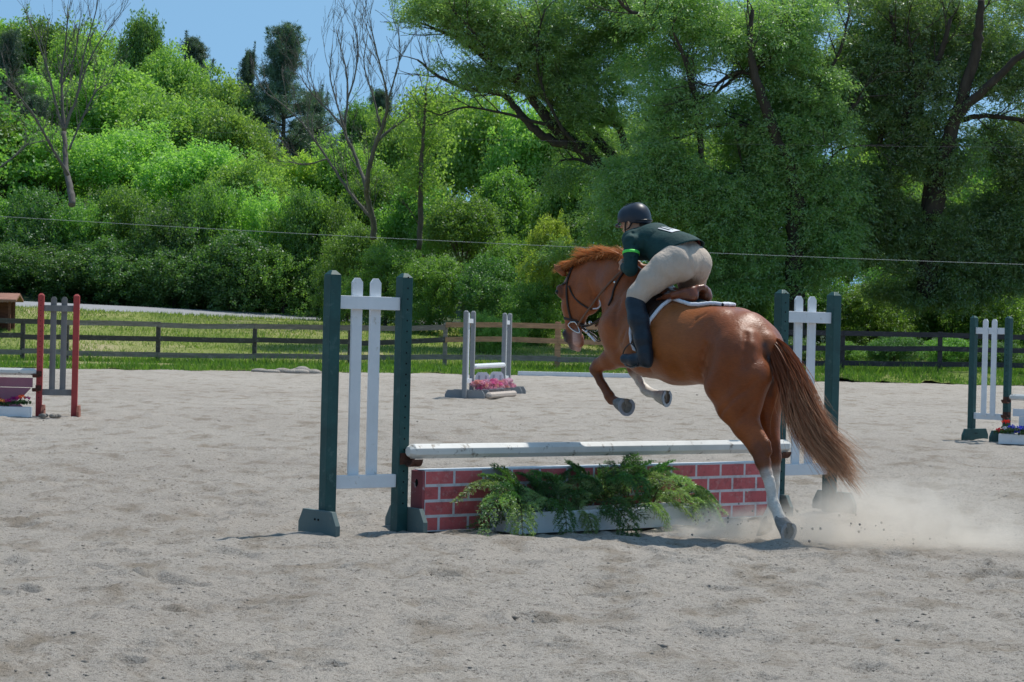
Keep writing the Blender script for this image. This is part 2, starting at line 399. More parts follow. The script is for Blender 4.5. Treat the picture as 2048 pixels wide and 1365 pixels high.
# right foreleg
S.chain(HP((1312, 690, -.13, .11), (1292, 706, -.13, .09), (1275, 720, -.13, .064), (1266, 733, -.13, .048)), k=.03)
S.cone(H(1266, 735, -.13), H(1268, 744, -.13), .05, .044, 4, k=.02)
S.chain(HP((1271, 748, -.13, .038), (1280, 765, -.13, .032), (1290, 778, -.13, .034)), c=1, k=.018)
S.cone(H(1291, 780, -.13), H(1297, 785, -.13), .041, .038, 1, k=.015)
S.cone(H(1297, 784, -.13), H(1316, 791, -.13), .035, .037, 1, k=.015)
# hindquarters
for sg in (1, -1):
    q = lambda x, y, l, r: (H(x, y, 0) + np.array([0, sg * l, 0]), r)
    S.cone(q(1462, 652, .12, 0)[0], q(1490, 690, .13, 0)[0], .12, .17, k=.07)
    S.cone(q(1502, 700, .13, 0)[0], q(1512, 745, .125, 0)[0], .155, .13, k=.05)
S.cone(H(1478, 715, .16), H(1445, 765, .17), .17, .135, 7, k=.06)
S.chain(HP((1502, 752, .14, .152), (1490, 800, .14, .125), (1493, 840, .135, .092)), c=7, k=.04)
S.chain(HP((1450, 778, .16, .128), (1466, 815, .155, .112), (1490, 855, .14, .082), (1512, 893, .13, .062)), k=.04)
S.cone(H(1503, 845, .12), H(1533, 886, .125), .05, .026, k=.03)                       # Achilles
S.cone(H(1518, 900, .13), H(1526, 925, .13), .062, .055, 4, k=.025)
S.cone(H(1534, 888, .125), H(1538, 905, .125), .027, .026, 4, k=.02)
S.cone(H(1526, 925, .13), H(1533, 948, .13), .052, .04, 4, k=.02)
S.chain(HP((1533, 946, .13, .041), (1540, 975, .13, .033), (1546, 1004, .13, .035)), c=1, k=.018)
S.cone(H(1545, 958, .125), H(1551, 1000, .125), .016, .018, 1, k=.015)
S.cone(H(1547, 1008, .13), H(1551, 1016, .13), .043, .04, 1, k=.015)
S.cone(H(1552, 1018, .13), H(1560, 1038, .13), .036, .044, 1, k=.015)
# right hind leg
S.cone(H(1510, 715, -.14), H(1500, 765, -.16), .16, .13, k=.05)
S.chain(HP((1540, 752, -.13, .15), (1533, 800, -.14, .115), (1535, 840, -.14, .085), (1544, 880, -.13, .058)), k=.04)
S.chain(HP((1500, 778, -.16, .12), (1516, 825, -.15, .1), (1536, 868, -.14, .07)), k=.04)
S.cone(H(1544, 890, -.13), H(1549, 915, -.13), .056, .05, 4, k=.025)
S.cone(H(1552, 885, -.13), H(1555, 903, -.13), .024, .024, 4, k=.02)
S.chain(HP((1549, 915, -.13, .048), (1550, 940, -.13, .036)), c=4, k=.02)
S.chain(HP((1550, 938, -.13, .036), (1550, 970, -.13, .031), (1546, 1003, -.13, .034)), c=1, k=.018)
S.cone(H(1546, 1008, -.13), H(1545, 1015, -.13), .042, .038, 1, k=.015)
S.cone(H(1544, 1018, -.13), H(1536, 1036, -.13), .035, .043, 1, k=.015)
# dock and the crease between the buttocks
S.cone(H(1520, 668, 0), H(1548, 712, 0), .05, .032, k=.03)
S.chain([(H(1554, 722, .0), .028), (H(1561, 770, .0), .042), (H(1553, 830, .0), .05)], k=.022)
for i in range(len(S.p) - 2, len(S.p)): S.p[i] = (*S.p[i][:7], True)
# muscle groove on the haunch, flank fold
g = [surf(S, x, y, 0)[0] for x, y in ((1493, 668), (1492, 690), (1489, 712), (1490, 735))]
gr = [surf(S, x, y, 0)[0] for x, y in ((1382, 652), (1392, 638), (1410, 628))]
SB = S.p[:]      # without the fine grooves, used to fit tack
gs_ = [g, gr]
for q_ in (((1409, 752), (1404, 735), (1404, 712), (1412, 690)), ((1300, 742), (1296, 722), (1300, 700)), ((1240, 600), (1232, 622), (1230, 648)), ((1262, 560), (1245, 585), (1236, 612)), ((1440, 830), (1462, 800), (1492, 780), (1512, 760)), ((1230, 700), (1243, 684), (1250, 664)), ((1470, 850), (1490, 826), (1510, 800)), ((1175, 560), (1182, 580), (1184, 598)), ((1133, 610), (1137, 630), (1141, 645))):
    gs_.append([surf(S, x, y, 0)[0] for x, y in q_])
for j_, g_ in enumerate(gs_):
    for a, b in zip(g_[:-1], g_[1:]): S.cone(a, b, (.008, .006, .010, .006, .004, .003, .003, .004, .003, .004, .002)[j_], k=(.03, .02, .035, .025, .03, .03, .03, .025, .03, .015, .012)[j_], sub=True)
S0 = SDF(.055); S0.p = SB
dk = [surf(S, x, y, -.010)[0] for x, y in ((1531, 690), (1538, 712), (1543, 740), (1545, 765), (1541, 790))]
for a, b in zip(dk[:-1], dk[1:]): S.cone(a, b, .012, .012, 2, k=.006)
rd_ = [surf(S, x, y, -.03)[0] for x, y in ((1506, 668), (1507, 690), (1504, 715))]
for a, b in zip(rd_[:-1], rd_[1:]): S.cone(a, b, .038, .036, 7, k=.03)

HR = empty('horse', HO, HROT, label='chestnut horse jumping away over the brick wall fence with its forelegs folded', cat='horse')
if QUICK != 'bg':
    V, Q = S.mesh(.0115); V = relax(V, Q, 2, .4)
    C = S.colors(V, CT, .007)
    # blaze edge and muzzle markings follow position along the head
    lo_ = H(1149, 660, 0)[2]
    link('body', mesh_np('horse_body', V, Q, M['coat'], True, cols=C), HR)

def hoof(A, B, n, toe, r, shaft, par, pale=False):
    """horn from coronet A to sole centre B with outward sole normal n and toe direction"""
    n = unit(n); toe = np.asarray(toe, float); toe = unit(toe - n * (toe @ n)); s = np.cross(n, toe)
    ang = np.linspace(radians(28), radians(332), 25); K = 28
    th = np.linspace(0, 2 * pi, K, endpoint=False) + pi
    def ring(c, a, b): return [c + toe * (a * cos(t) * (1.12 if cos(t) > 0 else .8)) + s * (b * sin(t)) for t in th]
    rings = [ring(A + unit(A - B) * .012, shaft * .9, shaft * .9), ring(A, shaft, shaft), ring(A * .5 + B * .5, (shaft + r) * .5, (shaft + r) * .48), ring(B, r, r * .95)]
    mb = MB(); mb.add(np.concatenate(rings), [(i * K + k, i * K + (k + 1) % K, (i + 1) * K + (k + 1) % K, (i + 1) * K + k) for i in range(3) for k in range(K)], 0, True)
    inn = ring(B - n * .001, r * .96, r * .91); rec = ring(B - n * .012, r * .66, r * .6); c = [B - n * .013]
    mb.add(np.array(inn + rec + c), [(k, (k + 1) % K, K + (k + 1) % K, K + k) for k in range(K)] + [(K + k, K + (k + 1) % K, 2 * K) for k in range(K)], 1, True)
    fr = [B - n * .004 - toe * r * .72 + s * .02, B - n * .004 - toe * r * .72 - s * .02, B - n * .006 + toe * r * .2]
    mb.prism(B - n * .014, toe, s, n, [(-r * .75, -.022), (-r * .75, .022), (r * .25, 0)], 0, .009, 1)
    o = mb.build('hoof', [M['paleshoof'] if pale else M['hoof'], M['sole']], par)
    sh = MB(); T = np.linspace(radians(205), radians(515), 22); pr = [B + n * .003 + toe * ((r - .009) * -cos(t - pi) * (1.12 if -cos(t - pi) > 0 else .8)) + s * ((r * .95 - .009) * sin(t - pi)) for t in T]
    pr = [B + n * .003 + toe * ((r - .008) * cos(t) * (1.12 if cos(t) > 0 else .8)) + s * ((r * .95 - .008) * sin(t)) for t in np.linspace(radians(-152), radians(152), 24)]
    # flat bar following the rim
    Vv = []; Ff = []
    for i, p in enumerate(pr):
        t_ = unit(pr[min(i + 1, 23)] - pr[max(i - 1, 0)]); o_ = np.cross(t_, n)
        Vv += [p + o_ * .012 - n * .004, p + o_ * .012 + n * .004, p - o_ * .012 + n * .004, p - o_ * .012 - n * .004]
    for i in range(23):
        for k in range(4): Ff.append((i * 4 + k, i * 4 + (k + 1) % 4, i * 4 + 4 + (k + 1) % 4, i * 4 + 4 + k))
    Ff += [(0, 1, 2, 3), (95, 94, 93, 92)]; sh.add(np.array(Vv), Ff); sh.build('horseshoe', M['shoe'], o)
    return o
if QUICK != 'bg':
    hoof(H(1238, 806, .115), H(1253, 812, .125), (-.85, .42, .05), (.05, 0, -1), .067, .047, HR)
    hoof(H(1315, 791, -.13), H(1333, 795, -.12), (-.93, -.12, -.02), (.1, 0, -1), .064, .045, HR, True)
    hoof(H(1561, 1040, .13), H(1577, 1063, .13), (-.86, .12, -.12), (-.15, 0, -1), .073, .052, HR)
    hoof(H(1536, 1037, -.13), H(1530, 1062, -.13), (-.5, 0, -.85), (.6, 0, -.5), .064, .048, HR)
    for sg in (1, -1):
        c = H(1131, 585, 0) + [.008, sg * .078, 0]; MB().ball(c, .02).build('eye', M['eye'], HR)

# ------------------------------------------------------------------ hair
def ribbons(curves, width, cvals, seed=1):
    """curves (n,m,3) -> thin tapering ribbons; colour r along the strand, g random"""
    n, m, _ = curves.shape; rg = np.random.default_rng(seed)
    t = np.gradient(curves, axis=1); side = np.cross(t, rg.normal(size=(n, 1, 3))); side /= np.linalg.norm(side, axis=2, keepdims=True) + 1e-9
    prof = width * (1 - np.linspace(0, 1, m) ** 2 * .85)
    a = curves + side * prof[None, :, None]; b = curves - side * prof[None, :, None]
    V = np.stack([a, b], 2).reshape(-1, 3); i0 = (np.arange(n)[:, None] * m + np.arange(m - 1)[None]).ravel() * 2
    Fc = np.stack([i0, i0 + 1, i0 + 3, i0 + 2], 1); g = np.repeat(rg.random(n), m * 2)
    c = np.stack([np.repeat(np.tile(np.linspace(*cvals, m), n), 2), g, g], 1)
    return V, Fc, c
if QUICK != 'bg':
    rg = np.random.default_rng(5)
    # mane: roots along the crest, blown up and back
    roots = spline([H(x, y, 0) for x, y in ((1128, 541), (1146, 532), (1165, 526), (1190, 519), (1215, 514), (1240, 514), (1268, 525))], 400)
    tips = spline([H(x, y, 0) for x, y in ((1135, 530), (1138, 525), (1146, 516), (1160, 504), (1184, 497), (1207, 493), (1236, 502))], 400)
    n = 4200; u = rg.random(n); nl = 44; lk = (u * (nl - .01)).astype(int); lock = rg.normal(size=(nl, 3)) * [.022, .02, .018]; llen = .6 + .6 * rg.random(nl); iu = (u * 399).astype(int)
    A = roots[iu] + rg.normal(size=(n, 3)) * [.004, .014, .004] - [0, 0, .014]; ln = llen[lk] * (.75 + .35 * rg.random(n))
    side = rg.choice([1, -1], n, p=[.5, .5]); dv = tips[iu] - roots[iu]
    B = A + dv * ln[:, None] + lock[lk] + rg.normal(size=(n, 3)) * [.007, .012, .006]; B[:, 0] += .02
    B[:, 1] += side * rg.random(n) * .05; mid = A + dv * .45 + [-.012, 0, .032]; mid[:, 1] += side * .012
    low = rg.random(n) < .3; B[low] = A[low] + [.05, 0, .0] + rg.normal(size=(int(low.sum()), 3)) * [.02, .012, .012]; B[low, 1] += side[low] * .07
    T = np.linspace(0, 1, 8)[None, :, None]; cur = (1 - T) ** 2 * A[:, None] + 2 * T * (1 - T) * mid[:, None] + T ** 2 * B[:, None]
    link('mane', mesh_np('mane', *ribbons(cur, .0022, (.1, 1))[:2], M['mane'], True, cols=ribbons(cur, .0022, (.1, 1))[2]), HR)
    # tail
    gs = [spline([H(x, y, l) for x, y, l in q], 30) for q in (
        ((1521, 670, .015), (1543, 722, .02), (1568, 785, .0), (1580, 835, -.02), (1598, 880, -.05), (1634, 925, -.1), (1676, 958, -.14)),
        ((1528, 666, 0), (1560, 705, -.01), (1590, 765, -.02), (1607, 825, -.04), (1634, 880, -.08), (1672, 928, -.13), (1707, 978, -.18)),
        ((1534, 666, -.02), (1572, 694, -.04), (1606, 750, -.05), (1630, 815, -.07), (1662, 870, -.11), (1698, 905, -.16), (1720, 945, -.22)))]
    n = 6000; u = rg.random(n); u[:4700] = .47 + .12 * rg.normal(size=4700); u = np.clip(u, -.08, 1.08)[:, None, None]
    nl = 46; lu = rg.integers(0, nl, n); loff = rg.normal(size=(nl, 3)) * [.045, .03, .04]; llen = .5 + .54 * rg.random(nl)
    base = np.where(u < .5, gs[0] * (1 - 2 * u) + gs[1] * 2 * u, gs[1] * (2 - 2 * u) + gs[2] * (2 * u - 1))
    T = np.linspace(0, 1, 30); k = np.clip(llen[lu] * (.9 + .13 * rg.random(n)), .5, 1.04)[:, None]; idx = np.clip(T[None] * k * 29, 0, 28.999); i0 = idx.astype(int); fr = (idx - i0)[..., None]
    rr = np.arange(n)[:, None]; cur = base[rr, i0] * (1 - fr) + base[rr, i0 + 1] * fr
    grow = (T ** 1.6)[None, :, None]; thick = (.1 + .9 * np.sin(np.minimum(T * 2.2, 1.57)))[None, :, None]
    cur = cur + loff[lu][:, None] * grow + rg.normal(size=(n, 1, 3)) * [.010, .024, .007] * thick + rg.normal(size=(n, 1, 3)) * [.012, .012, .014] * grow
    fly = rg.random(n) < .13; cur[fly] += (rg.normal(size=(int(fly.sum()), 1, 3)) * [.07, .05, .06]) * grow; ph = rg.random((n, 1)) * 6; cur += (np.sin(T[None] * (7 + 6 * rg.random((n, 1))) + ph) * .014 * T[None])[..., None]
    Vt, Ft, Ct = ribbons(cur, .0023, (0, 1)); link('tail', mesh_np('tail', Vt, Ft, M['tail'], True, cols=Ct), HR)

# ------------------------------------------------------------------ tack
def strap(mb, px, r=.0085, both=True, off=.005, flat=.45, m=0, n=26):
    pts = [surf(S0, x, y, off)[0] for x, y in px]; c = spline(pts, n); mb.tube(c, r, 6, m, flat=1)
    if both: mb.tube(c * MY, r, 6, m)
    return c
if QUICK != 'bg':
    BR = empty('bridle', HO, HROT, label='dark leather bridle with silver D ring bit on the chestnut horse', cat='bridle')
    mb = MB(); strap(mb, [(1143, 541), (1136, 560), (1134, 585), (1136, 610), (1140, 630), (1145, 645)], .009)
    pt = [surf(S0, 1143, 541)[0]]; pk = H(1150, 534, 0); mb.tube(spline([pt[0], pk + [0, 0, .012], pt[0] * MY], 10), .011, 6); mb.build('cheekpiece', M['leather'], BR)
    mb = MB(); strap(mb, [(1138, 572), (1146, 590), (1158, 604), (1172, 614), (1184, 619)], .007); mb.build('throat_lash', M['leather'], BR)
    mb = MB(); nb = [surf(S0, x, y)[0] for x, y in ((1130, 637), (1140, 640), (1150, 642), (1162, 648), (1170, 652))]
    full = nb + [q * MY for q in nb[::-1]]; full.append(full[0]); mb.tube(spline(full, 60), .01, 6); mb.build('noseband', M['leather'], BR)
    mb = MB(); bb = [surf(S0, 1136, 566)[0], surf(S0, 1127, 570)[0]]; mb.tube(spline([bb[0], bb[1], bb[1] * MY, bb[0] * MY], 20), .008, 6); mb.build('browband', M['leather'], BR)
    mb = MB(); ring = [surf(S0, x, y, .016)[0] for x, y in ((1143, 645), (1152, 645), (1158, 656), (1156, 667), (1147, 660), (1139, 651))]
    ring.append(ring[0]); cc = spline(ring, 40); mb.tube(cc, .0048, 7); mb.tube(cc * MY, .0048, 7); mb.tube([ring[0], ring[0] * MY], .006, 6); mb.build('bit', M['metal'], BR)
    for sg in (1, -1):
        s_ = np.array([1, sg, 1.]); mb = MB()
        c = spline([H(x, y, l) * s_ for x, y, l in ((1155, 652, .1), (1171, 628, .13), (1199, 590, .145), (1226, 559, .14), (1248, 538, .12))], 40)
        mb.tube(c, .0095, 6, flat=.5); mb.build('rein', M['rein'], BR)
    MT = empty('martingale', HO, HROT, label='dark leather martingale straps hanging between the horse chin and its chest', cat='martingale')
    mb = MB(); mb.tube(spline([H(x, y, .05) for x, y in ((1160, 652), (1176, 652), (1190, 645), (1206, 634), (1218, 628))], 26), .0085, 6)
    mb.tube(spline([H(x, y, .06) for x, y in ((1163, 655), (1178, 664), (1190, 672), (1194, 677))], 16), .0075, 6)
    mb.tube(spline([H(x, y, .05) for x, y in ((1184, 672), (1196, 683), (1206, 677), (1212, 665), (1215, 655))], 20), .006, 6); mb.build('chin_strap', M['leather'], MT)
    mb = MB(); mb.tube(spline([H(x, y, .07) for x, y in ((1176, 668), (1184, 676), (1191, 683))], 8), .009, 6); mb.build('white_strap', M['piping'], MT)
    MB().ball(H(1180, 646, .055), .015).build('buckle', M['metal'], MT); MB().ball(H(1173, 664, .07), .013).build('buckle', M['metal'], MT); mb = MB(); mb.tube(spline([H(x, y, .04) for x, y in ((1199, 601), (1201, 611), (1195, 617), (1186, 618))], 12), .0055, 6); mb.build('curved_keeper', M['piping'], MT)
    mb = MB(); nk = [surf(S0, x, y, .006)[0] for x, y in ((1248, 545), (1238, 560), (1229, 578), (1225, 596), (1218, 612))]
    mb.tube(spline(nk, 24), .0085, 6).build('neck_strap', M['leather'], MT); MB().tube(spline(nk, 24) * MY, .0085, 6).build('neck_strap', M['leather'], MT)
    mb = MB(); mb.ball(surf(S0, 1231, 566, .012)[0], .011); mb.build('ring', M['metal'], MT)

    # patches that follow the barrel: columns of constant x, angle from the spine
    ax0, ax1 = H(1262, 655, 0), H(1440, 690, 0)
    def shell(x, th, off):
        z0 = ax0[2] + (ax1[2] - ax0[2]) * (x - ax0[0]) / (ax1[0] - ax0[0]); R = np.linspace(.08, .75, 220)
        d = np.array([0, sin(th), cos(th)]); o = np.array([x, 0, z0]); f = S0.eval(o + R[:, None] * d); i = len(f) - 1 - np.argmax(f[::-1] < 0)
        return o + d * (R[i] + off)
    def to_xt(px, py):
        p = surf(S0, px, py, 0)[0]; z0 = ax0[2] + (ax1[2] - ax0[2]) * (p[0] - ax0[0]) / (ax1[0] - ax0[0]); return p[0], math.atan2(p[1], p[2] - z0)
    def patch(xt, off, thick, nx=60, nt_=26):
        """xt: list of (x, theta_max); builds both flanks over the spine"""
        xt = sorted(xt); xs = np.linspace(xt[0][0], xt[-1][0], nx); tm = np.interp(xs, [a for a, b in xt], [b for a, b in xt])
        base = np.array([[shell(x, t, 0) for t in np.linspace(0, m_, nt_)] for x, m_ in zip(xs, tm)])
        full = np.concatenate([(base * MY)[:, :0:-1], base], axis=1); o = full.copy()
        gx = np.gradient(full, axis=0); gt = np.gradient(full, axis=1); nn = np.cross(gx, gt); nn /= np.linalg.norm(nn, axis=2, keepdims=True) + 1e-9
        if nn[nx // 2, full.shape[1] // 2][2] < 0: nn = -nn
        top = full + nn * (off + thick); bot = full + nn * off; a, b = full.shape[:2]
        idx = np.arange(a * b).reshape(a, b); q = np.stack([idx[:-1, :-1], idx[1:, :-1], idx[1:, 1:], idx[:-1, 1:]], -1).reshape(-1, 4)
        rim = np.concatenate([idx[0, :], idx[1:, -1], idx[-1, ::-1][1:], idx[::-1, 0][1:]])
        r2 = np.stack([rim[:-1], rim[1:], rim[1:] + a * b, rim[:-1] + a * b], 1)
        return np.concatenate([top.reshape(-1, 3), bot.reshape(-1, 3)]), np.concatenate([q, q[:, ::-1] + a * b, r2]), top, xs, tm
    PB = [to_xt(x, y) for x, y in ((1445, 613), (1425, 611), (1400, 613), (1378, 612), (1360, 606), (1346, 602), (1336, 607), (1318, 622), (1300, 648))]
    xe = PB[-1][0]; PB2 = PB + [(xe + .02, PB[-1][1] + .3), (xe + .06, 1.95), (xe + .13, 1.95), (xe + .16, 1.5), (xe + .22, .8), (xe + .27, .4)]
    Vp, Fp, top, xs, tm = patch(PB2, .004, .012)
    SP = empty('saddle_pad', HO, HROT, label='navy saddle pad with white piping under the brown saddle', cat='saddle pad')
    link('cloth', mesh_np('cloth', Vp, Fp, M['pad'], True), SP)
    mb = MB(); e = top[:, -1]; rim = np.concatenate([e, top[-1, ::-1][1:], top[::-1, 0][1:], top[0][1:]]); mb.tube(rim, .015, 7, flat=1, caps=False); mb.build('piping', M['piping'], SP)
    SD = empty('saddle', HO, HROT, label='brown leather jumping saddle with a raised cantle on the navy pad', cat='saddle')
    s1 = SDF(.03); cz = H(1406, 574, 0)
    for i in range(8):
        y0, y1 = -.16 + .04 * i, -.12 + .04 * i; f = lambda y: cz + [(.15 * (abs(y) / .16) ** 2), y, -.07 * (abs(y) / .16) ** 1.6]
        s1.cone(f(y0), f(y1), .018, .018, k=.012)
    for sg in (1, -1):
        s1.cone(cz + [.03, sg * .085, -.075], cz + [.20, sg * .08, -.09], .036, .045, k=.05)
        s1.cone(cz + [.02, sg * .07, -.068], cz + [.12, sg * .085, -.08], .02, .028, k=.05)
        s1.cone(cz + [.13, sg * .15, -.065], cz + [.3, sg * .16, -.10], .016, .014, k=.03)
    s1.cone(cz + [.03, 0, -.02], cz + [.22, 0, -.07], .014, .024, k=.04, ky=5); s1.cone(cz + [.22, 0, -.07], cz + [.42, 0, .0], .03, .045, k=.04, ky=3)
    Vs, Qs = s1.mesh(.009); link('seat', mesh_np('seat', relax(Vs, Qs, 2), Qs, M['saddle'], True), SD)
    FX = [(a_ , max(t_ - .17, .1)) for a_, t_ in PB2 if a_ > PB[4][0] - .001]; FX[-1] = (FX[-1][0], .3)
    Vf, Ff, top2, _, _ = patch(FX, .02, .012, 40); link('flap', mesh_np('flap', Vf, Ff, M['flap'], True), SD)
    for sg in (1, -1):
        s_ = np.array([1, sg, 1.]); mb = MB(); mb.tube(spline([H(1285, 620, .31) * s_, H(1272, 660, .33) * s_, H(1263, 688, .355) * s_], 12), .011, 6, flat=.4); lt = mb.build('stirrup_leather', M['leather'], SD)
        mb = MB(); pts = [H(x, y, l) * s_ for x, y, l in ((1246, 722, .31), (1246, 708, .32), (1252, 695, .335), (1262, 688, .35), (1270, 696, .37), (1275, 712, .395), (1276, 731, .40))]
        mb.tube(spline(pts, 30), .0052, 7); mb.tube(spline([pts[0], H(1252, 731, .33) * s_, H(1264, 735, .37) * s_, pts[-1]], 12), .0075, 7); mb.build('stirrup', M['gloss'], SD)

# ------------------------------------------------------------------ rider
if QUICK != 'bg':
    RD = empty('person', HO, HROT, label='rider in dark green shirt, beige breeches and black helmet leaning forward over the horse', cat='person')
    Hc = H(1268, 441, 0)
    def torso(s_, g=0):
        s_.chain([(H(1372, 516, 0), .105 + g), (H(1352, 498, 0), .112 + g), (H(1312, 486, 0), .13 + g), (H(1284, 488, 0), .118 + g)], ky=1.22, k=.04)
        s_.cone(H(1284, 480, 0) + [0, .12, 0], H(1284, 480, 0) - [0, .12, 0], .062 + g, .062 + g, k=.04); return s_
    shL, elL, wrL = H(1263, 484, .185), H(1261, 539, .235), H(1245, 533, .11)
    def arm(s_, sg, g=0, c=0):
        q = np.array([1, sg, 1.]); s_.cone(shL * q, (shL * .5 + elL * .5) * q, .056 + g, .046 + g, c, k=.02)
        s_.cone((shL * .5 + elL * .5) * q, elL * q, .046 + g, .044 + g, c, k=.02); return s_
    def pelvis(s_, g=0):
        if g > 0: s_.cone(H(1358, 502, 0), H(1342, 497, 0), .112 + g, .10 + g, k=.04, ky=1.2)
        s_.cone(H(1375, 518, 0), H(1358, 502, 0), .118 + g, .112 + g, k=.05, ky=1.3)
        for sg in (1, -1):
            s_.cone(H(1380, 528, 0) + [0, sg * .075, 0], H(1377, 536, 0) + [0, sg * .085, 0], .110 + g, .106 + g, k=.035)
        return s_
    def leg(s_, sg, g=0, upto=3):
        q = np.array([1, sg, 1.]); pts = [(H(1354, 523, .095) * q, .112 + g), (H(1332, 538, .15) * q, .115 + g), (H(1305, 560, .22) * q, .096 + g), (H(1276, 590, .295) * q, .071 + g), (H(1269, 606, .315) * q, .06 + g)]
        s_.chain(pts, k=.04); return s_
    def calf(s_, sg, g=0):
        q = np.array([1, sg, 1.]); s_.chain([(H(1270, 606, .32) * q, .062 + g), (H(1277, 640, .345) * q, .062 + g), (H(1286, 680, .35) * q, .05 + g), (H(1290, 706, .35) * q, .043 + g)], k=.03)
        s_.chain([(H(1291, 708, .35) * q, .042 + g), (H(1292, 721, .35) * q, .036 + g), (H(1270, 721, .355) * q, .034 + g), (H(1250, 718, .36) * q, .026 + g)], k=.025); return s_
    B = SDF(.03); torso(B, -.016); pelvis(B, -.03)
    for sg in (1, -1): arm(B, sg, -.012); leg(B, sg, -.008); calf(B, sg, -.012)
    # neck, head with face
    fwd = unit([.97, .18, -.16]); upv = unit(np.array([0, 0, 1]) - fwd * (fwd[2])); sd = np.cross(upv, fwd); hp = lambda a, b, c: Hc + fwd * a + sd * b + upv * c
    B.cone(H(1290, 476, 0), hp(-.02, 0, -.07), .062, .056, k=.03); B.cone(hp(-.01, 0, .01), hp(.02, 0, .02), .085, .082, k=.03)
    B.cone(hp(.05, 0, -.05), hp(.07, 0, -.085), .048, .028, k=.03); B.cone(hp(.02, .03, -.06), hp(.02, -.03, -.06), .045, k=.03)
    B.cone(hp(.097, 0, .0), hp(.113, 0, -.03), .009, .014, k=.012); B.cone(hp(.096, .015, -.062), hp(.096, -.015, -.062), .009, k=.006); 
    for sg in (1, -1):
        B.cone(hp(.094, sg * .032, .0), hp(.096, sg * .03, .0), .013, k=.008, sub=True); B.cone(hp(-.005, sg * .086, -.01), hp(-.01, sg * .09, -.035), .012, .009, k=.008)
        # forearm and hand holding the rein
        q = np.array([1, sg, 1.]); w_ = wrL * q; e_ = elL * q; B.chain([(e_, .036), (e_ * .6 + w_ * .4, .038), (w_, .025)], k=.02)
        d = unit(w_ - e_); up_ = unit(np.cross(np.cross(d, [0, 0, 1]), d)); si = unit(np.cross(d, up_)); pc = w_ + d * .05
        B.cone(w_ + d * .015 + up_ * .015, pc + up_ * .022, .018, .019, k=.012); B.cone(w_ + d * .015 - up_ * .015, pc - up_ * .025, .018, .018, k=.012)
        for i in range(4):
            b = pc + up_ * (.03 - .02 * i) + d * .012; L = (.036, .04, .037, .03)[i]; inn = si * (-sg)
            inn = unit(np.array([0, -sg, 0]) - d * (np.array([0, -sg, 0]) @ d)); k1 = b + d * L * .7 + inn * .006; k2 = k1 + inn * .026 - d * .006; k3 = k2 - d * .02 - inn * .004
            B.chain([(b, .0095), (k1, .009), (k2, .0085), (k3, .0078)], k=.003)
        t0 = w_ + d * .022 + up_ * .032; B.chain([(t0, .012), (t0 + d * .03 + up_ * .014 + inn * .012, .0105), (t0 + d * .052 + inn * .026 + up_ * .004, .009)], k=.006)
    Vb, Qb = B.mesh(.0068); link('body', mesh_np('rider_body', relax(Vb, Qb, 1), Qb, M['skin'], True), RD)
    for sg in (1, -1): MB().ball(hp(.083, sg * .032, .0), .012).build('eye', M['eye'], RD)
    # clothes
    s2 = pelvis(SDF(.04), .004)
    for sg in (1, -1): leg(s2, sg, .004)
    cr = [surf(s2, x, y, 0)[0] for x, y in ((1374, 484), (1378, 505), (1381, 526), (1382, 540))]
    for a, b in zip(cr[:-1], cr[1:]): s2.cone(a, b, .004, .004, k=.03, sub=True)
    Vc, Qc = s2.mesh(.009); link('breeches', mesh_np('breeches', relax(Vc, Qc, 2), Qc, M['breeches'], True), RD)
    s3 = SDF(.035); s3.chain([(H(1338, 492, 0), .100), (H(1312, 485, 0), .136), (H(1284, 488, 0), .126)], ky=1.22, k=.04)
    s3.cone(H(1284, 480, 0) + [0, .12, 0], H(1284, 480, 0) - [0, .12, 0], .07, k=.04)
    for sg in (1, -1):
        arm(s3, sg, .008); q = np.array([1, sg, 1.]); s3.cone(elL * q, (elL * .35 + wrL * .65) * q, .05, .04, k=.02)
    rw = np.random.default_rng(11)
    for i in range(16):                                   # folds
        a = surf(s3, rw.uniform(1262, 1330), rw.uniform(462, 515), 0)[0]; d = unit(rw.normal(size=3) * [1, .6, .5] + [.5, 0, -.5]); s3.cone(a, a + d * rw.uniform(.04, .1), .004, .002, k=.025, sub=True)
    Vc, Qc = s3.mesh(.008); SH = link('shirt', mesh_np('shirt', relax(Vc, Qc, 1), Qc, M['shirt'], True), RD)
    # loose back of the shirt, open at the hem
    def ringp(c, tp, wd, k=36, rag=0):
        c = np.asarray(c); up_ = tp - c; rr = np.random.default_rng(4); return [c + up_ * cos(t) * (1 if cos(t) > 0 else .96) + np.array([0, wd, 0]) * sin(t) + np.array([-1, 0, 0]) * rag * (sin(5 * t) * .5 + sin(9 * t + 1) * .4) for t in np.linspace(0, 2 * pi, k, endpoint=False)]
    rings = [ringp(H(1308, 486, 0), H(1310, 453, 0), .155), ringp(H(1322, 490, 0), H(1335, 456, 0), .162), ringp(H(1336, 497, 0), H(1362, 463, 0), .165), ringp(H(1347, 503, 0), H(1384, 470, 0), .170, rag=.006), ringp(H(1355, 508, 0), H(1400, 480, 0), .176, rag=.014)]
    K = 36; Vr = np.concatenate(rings); Fr = [(i * K + k, i * K + (k + 1) % K, (i + 1) * K + (k + 1) % K, (i + 1) * K + k) for i in range(4) for k in range(K)]
    o = link('shirt_tail', mesh_np('shirt_tail', Vr, Fr, M['shirt'], True), SH); md = o.modifiers.new('s', 'SUBSURF'); md.levels = md.render_levels = 2; md = o.modifiers.new('t', 'SOLIDIFY'); md.thickness = .005
    # white print across the back of the shirt
    mb = MB(); top_ = lambda px, l, dz=.0: H(px, 453 + (px - 1310) * .19, 0) + np.array([0, l, dz - .35 * l * l * 10 * .35])
    tr = [np.array(r) for r in rings]
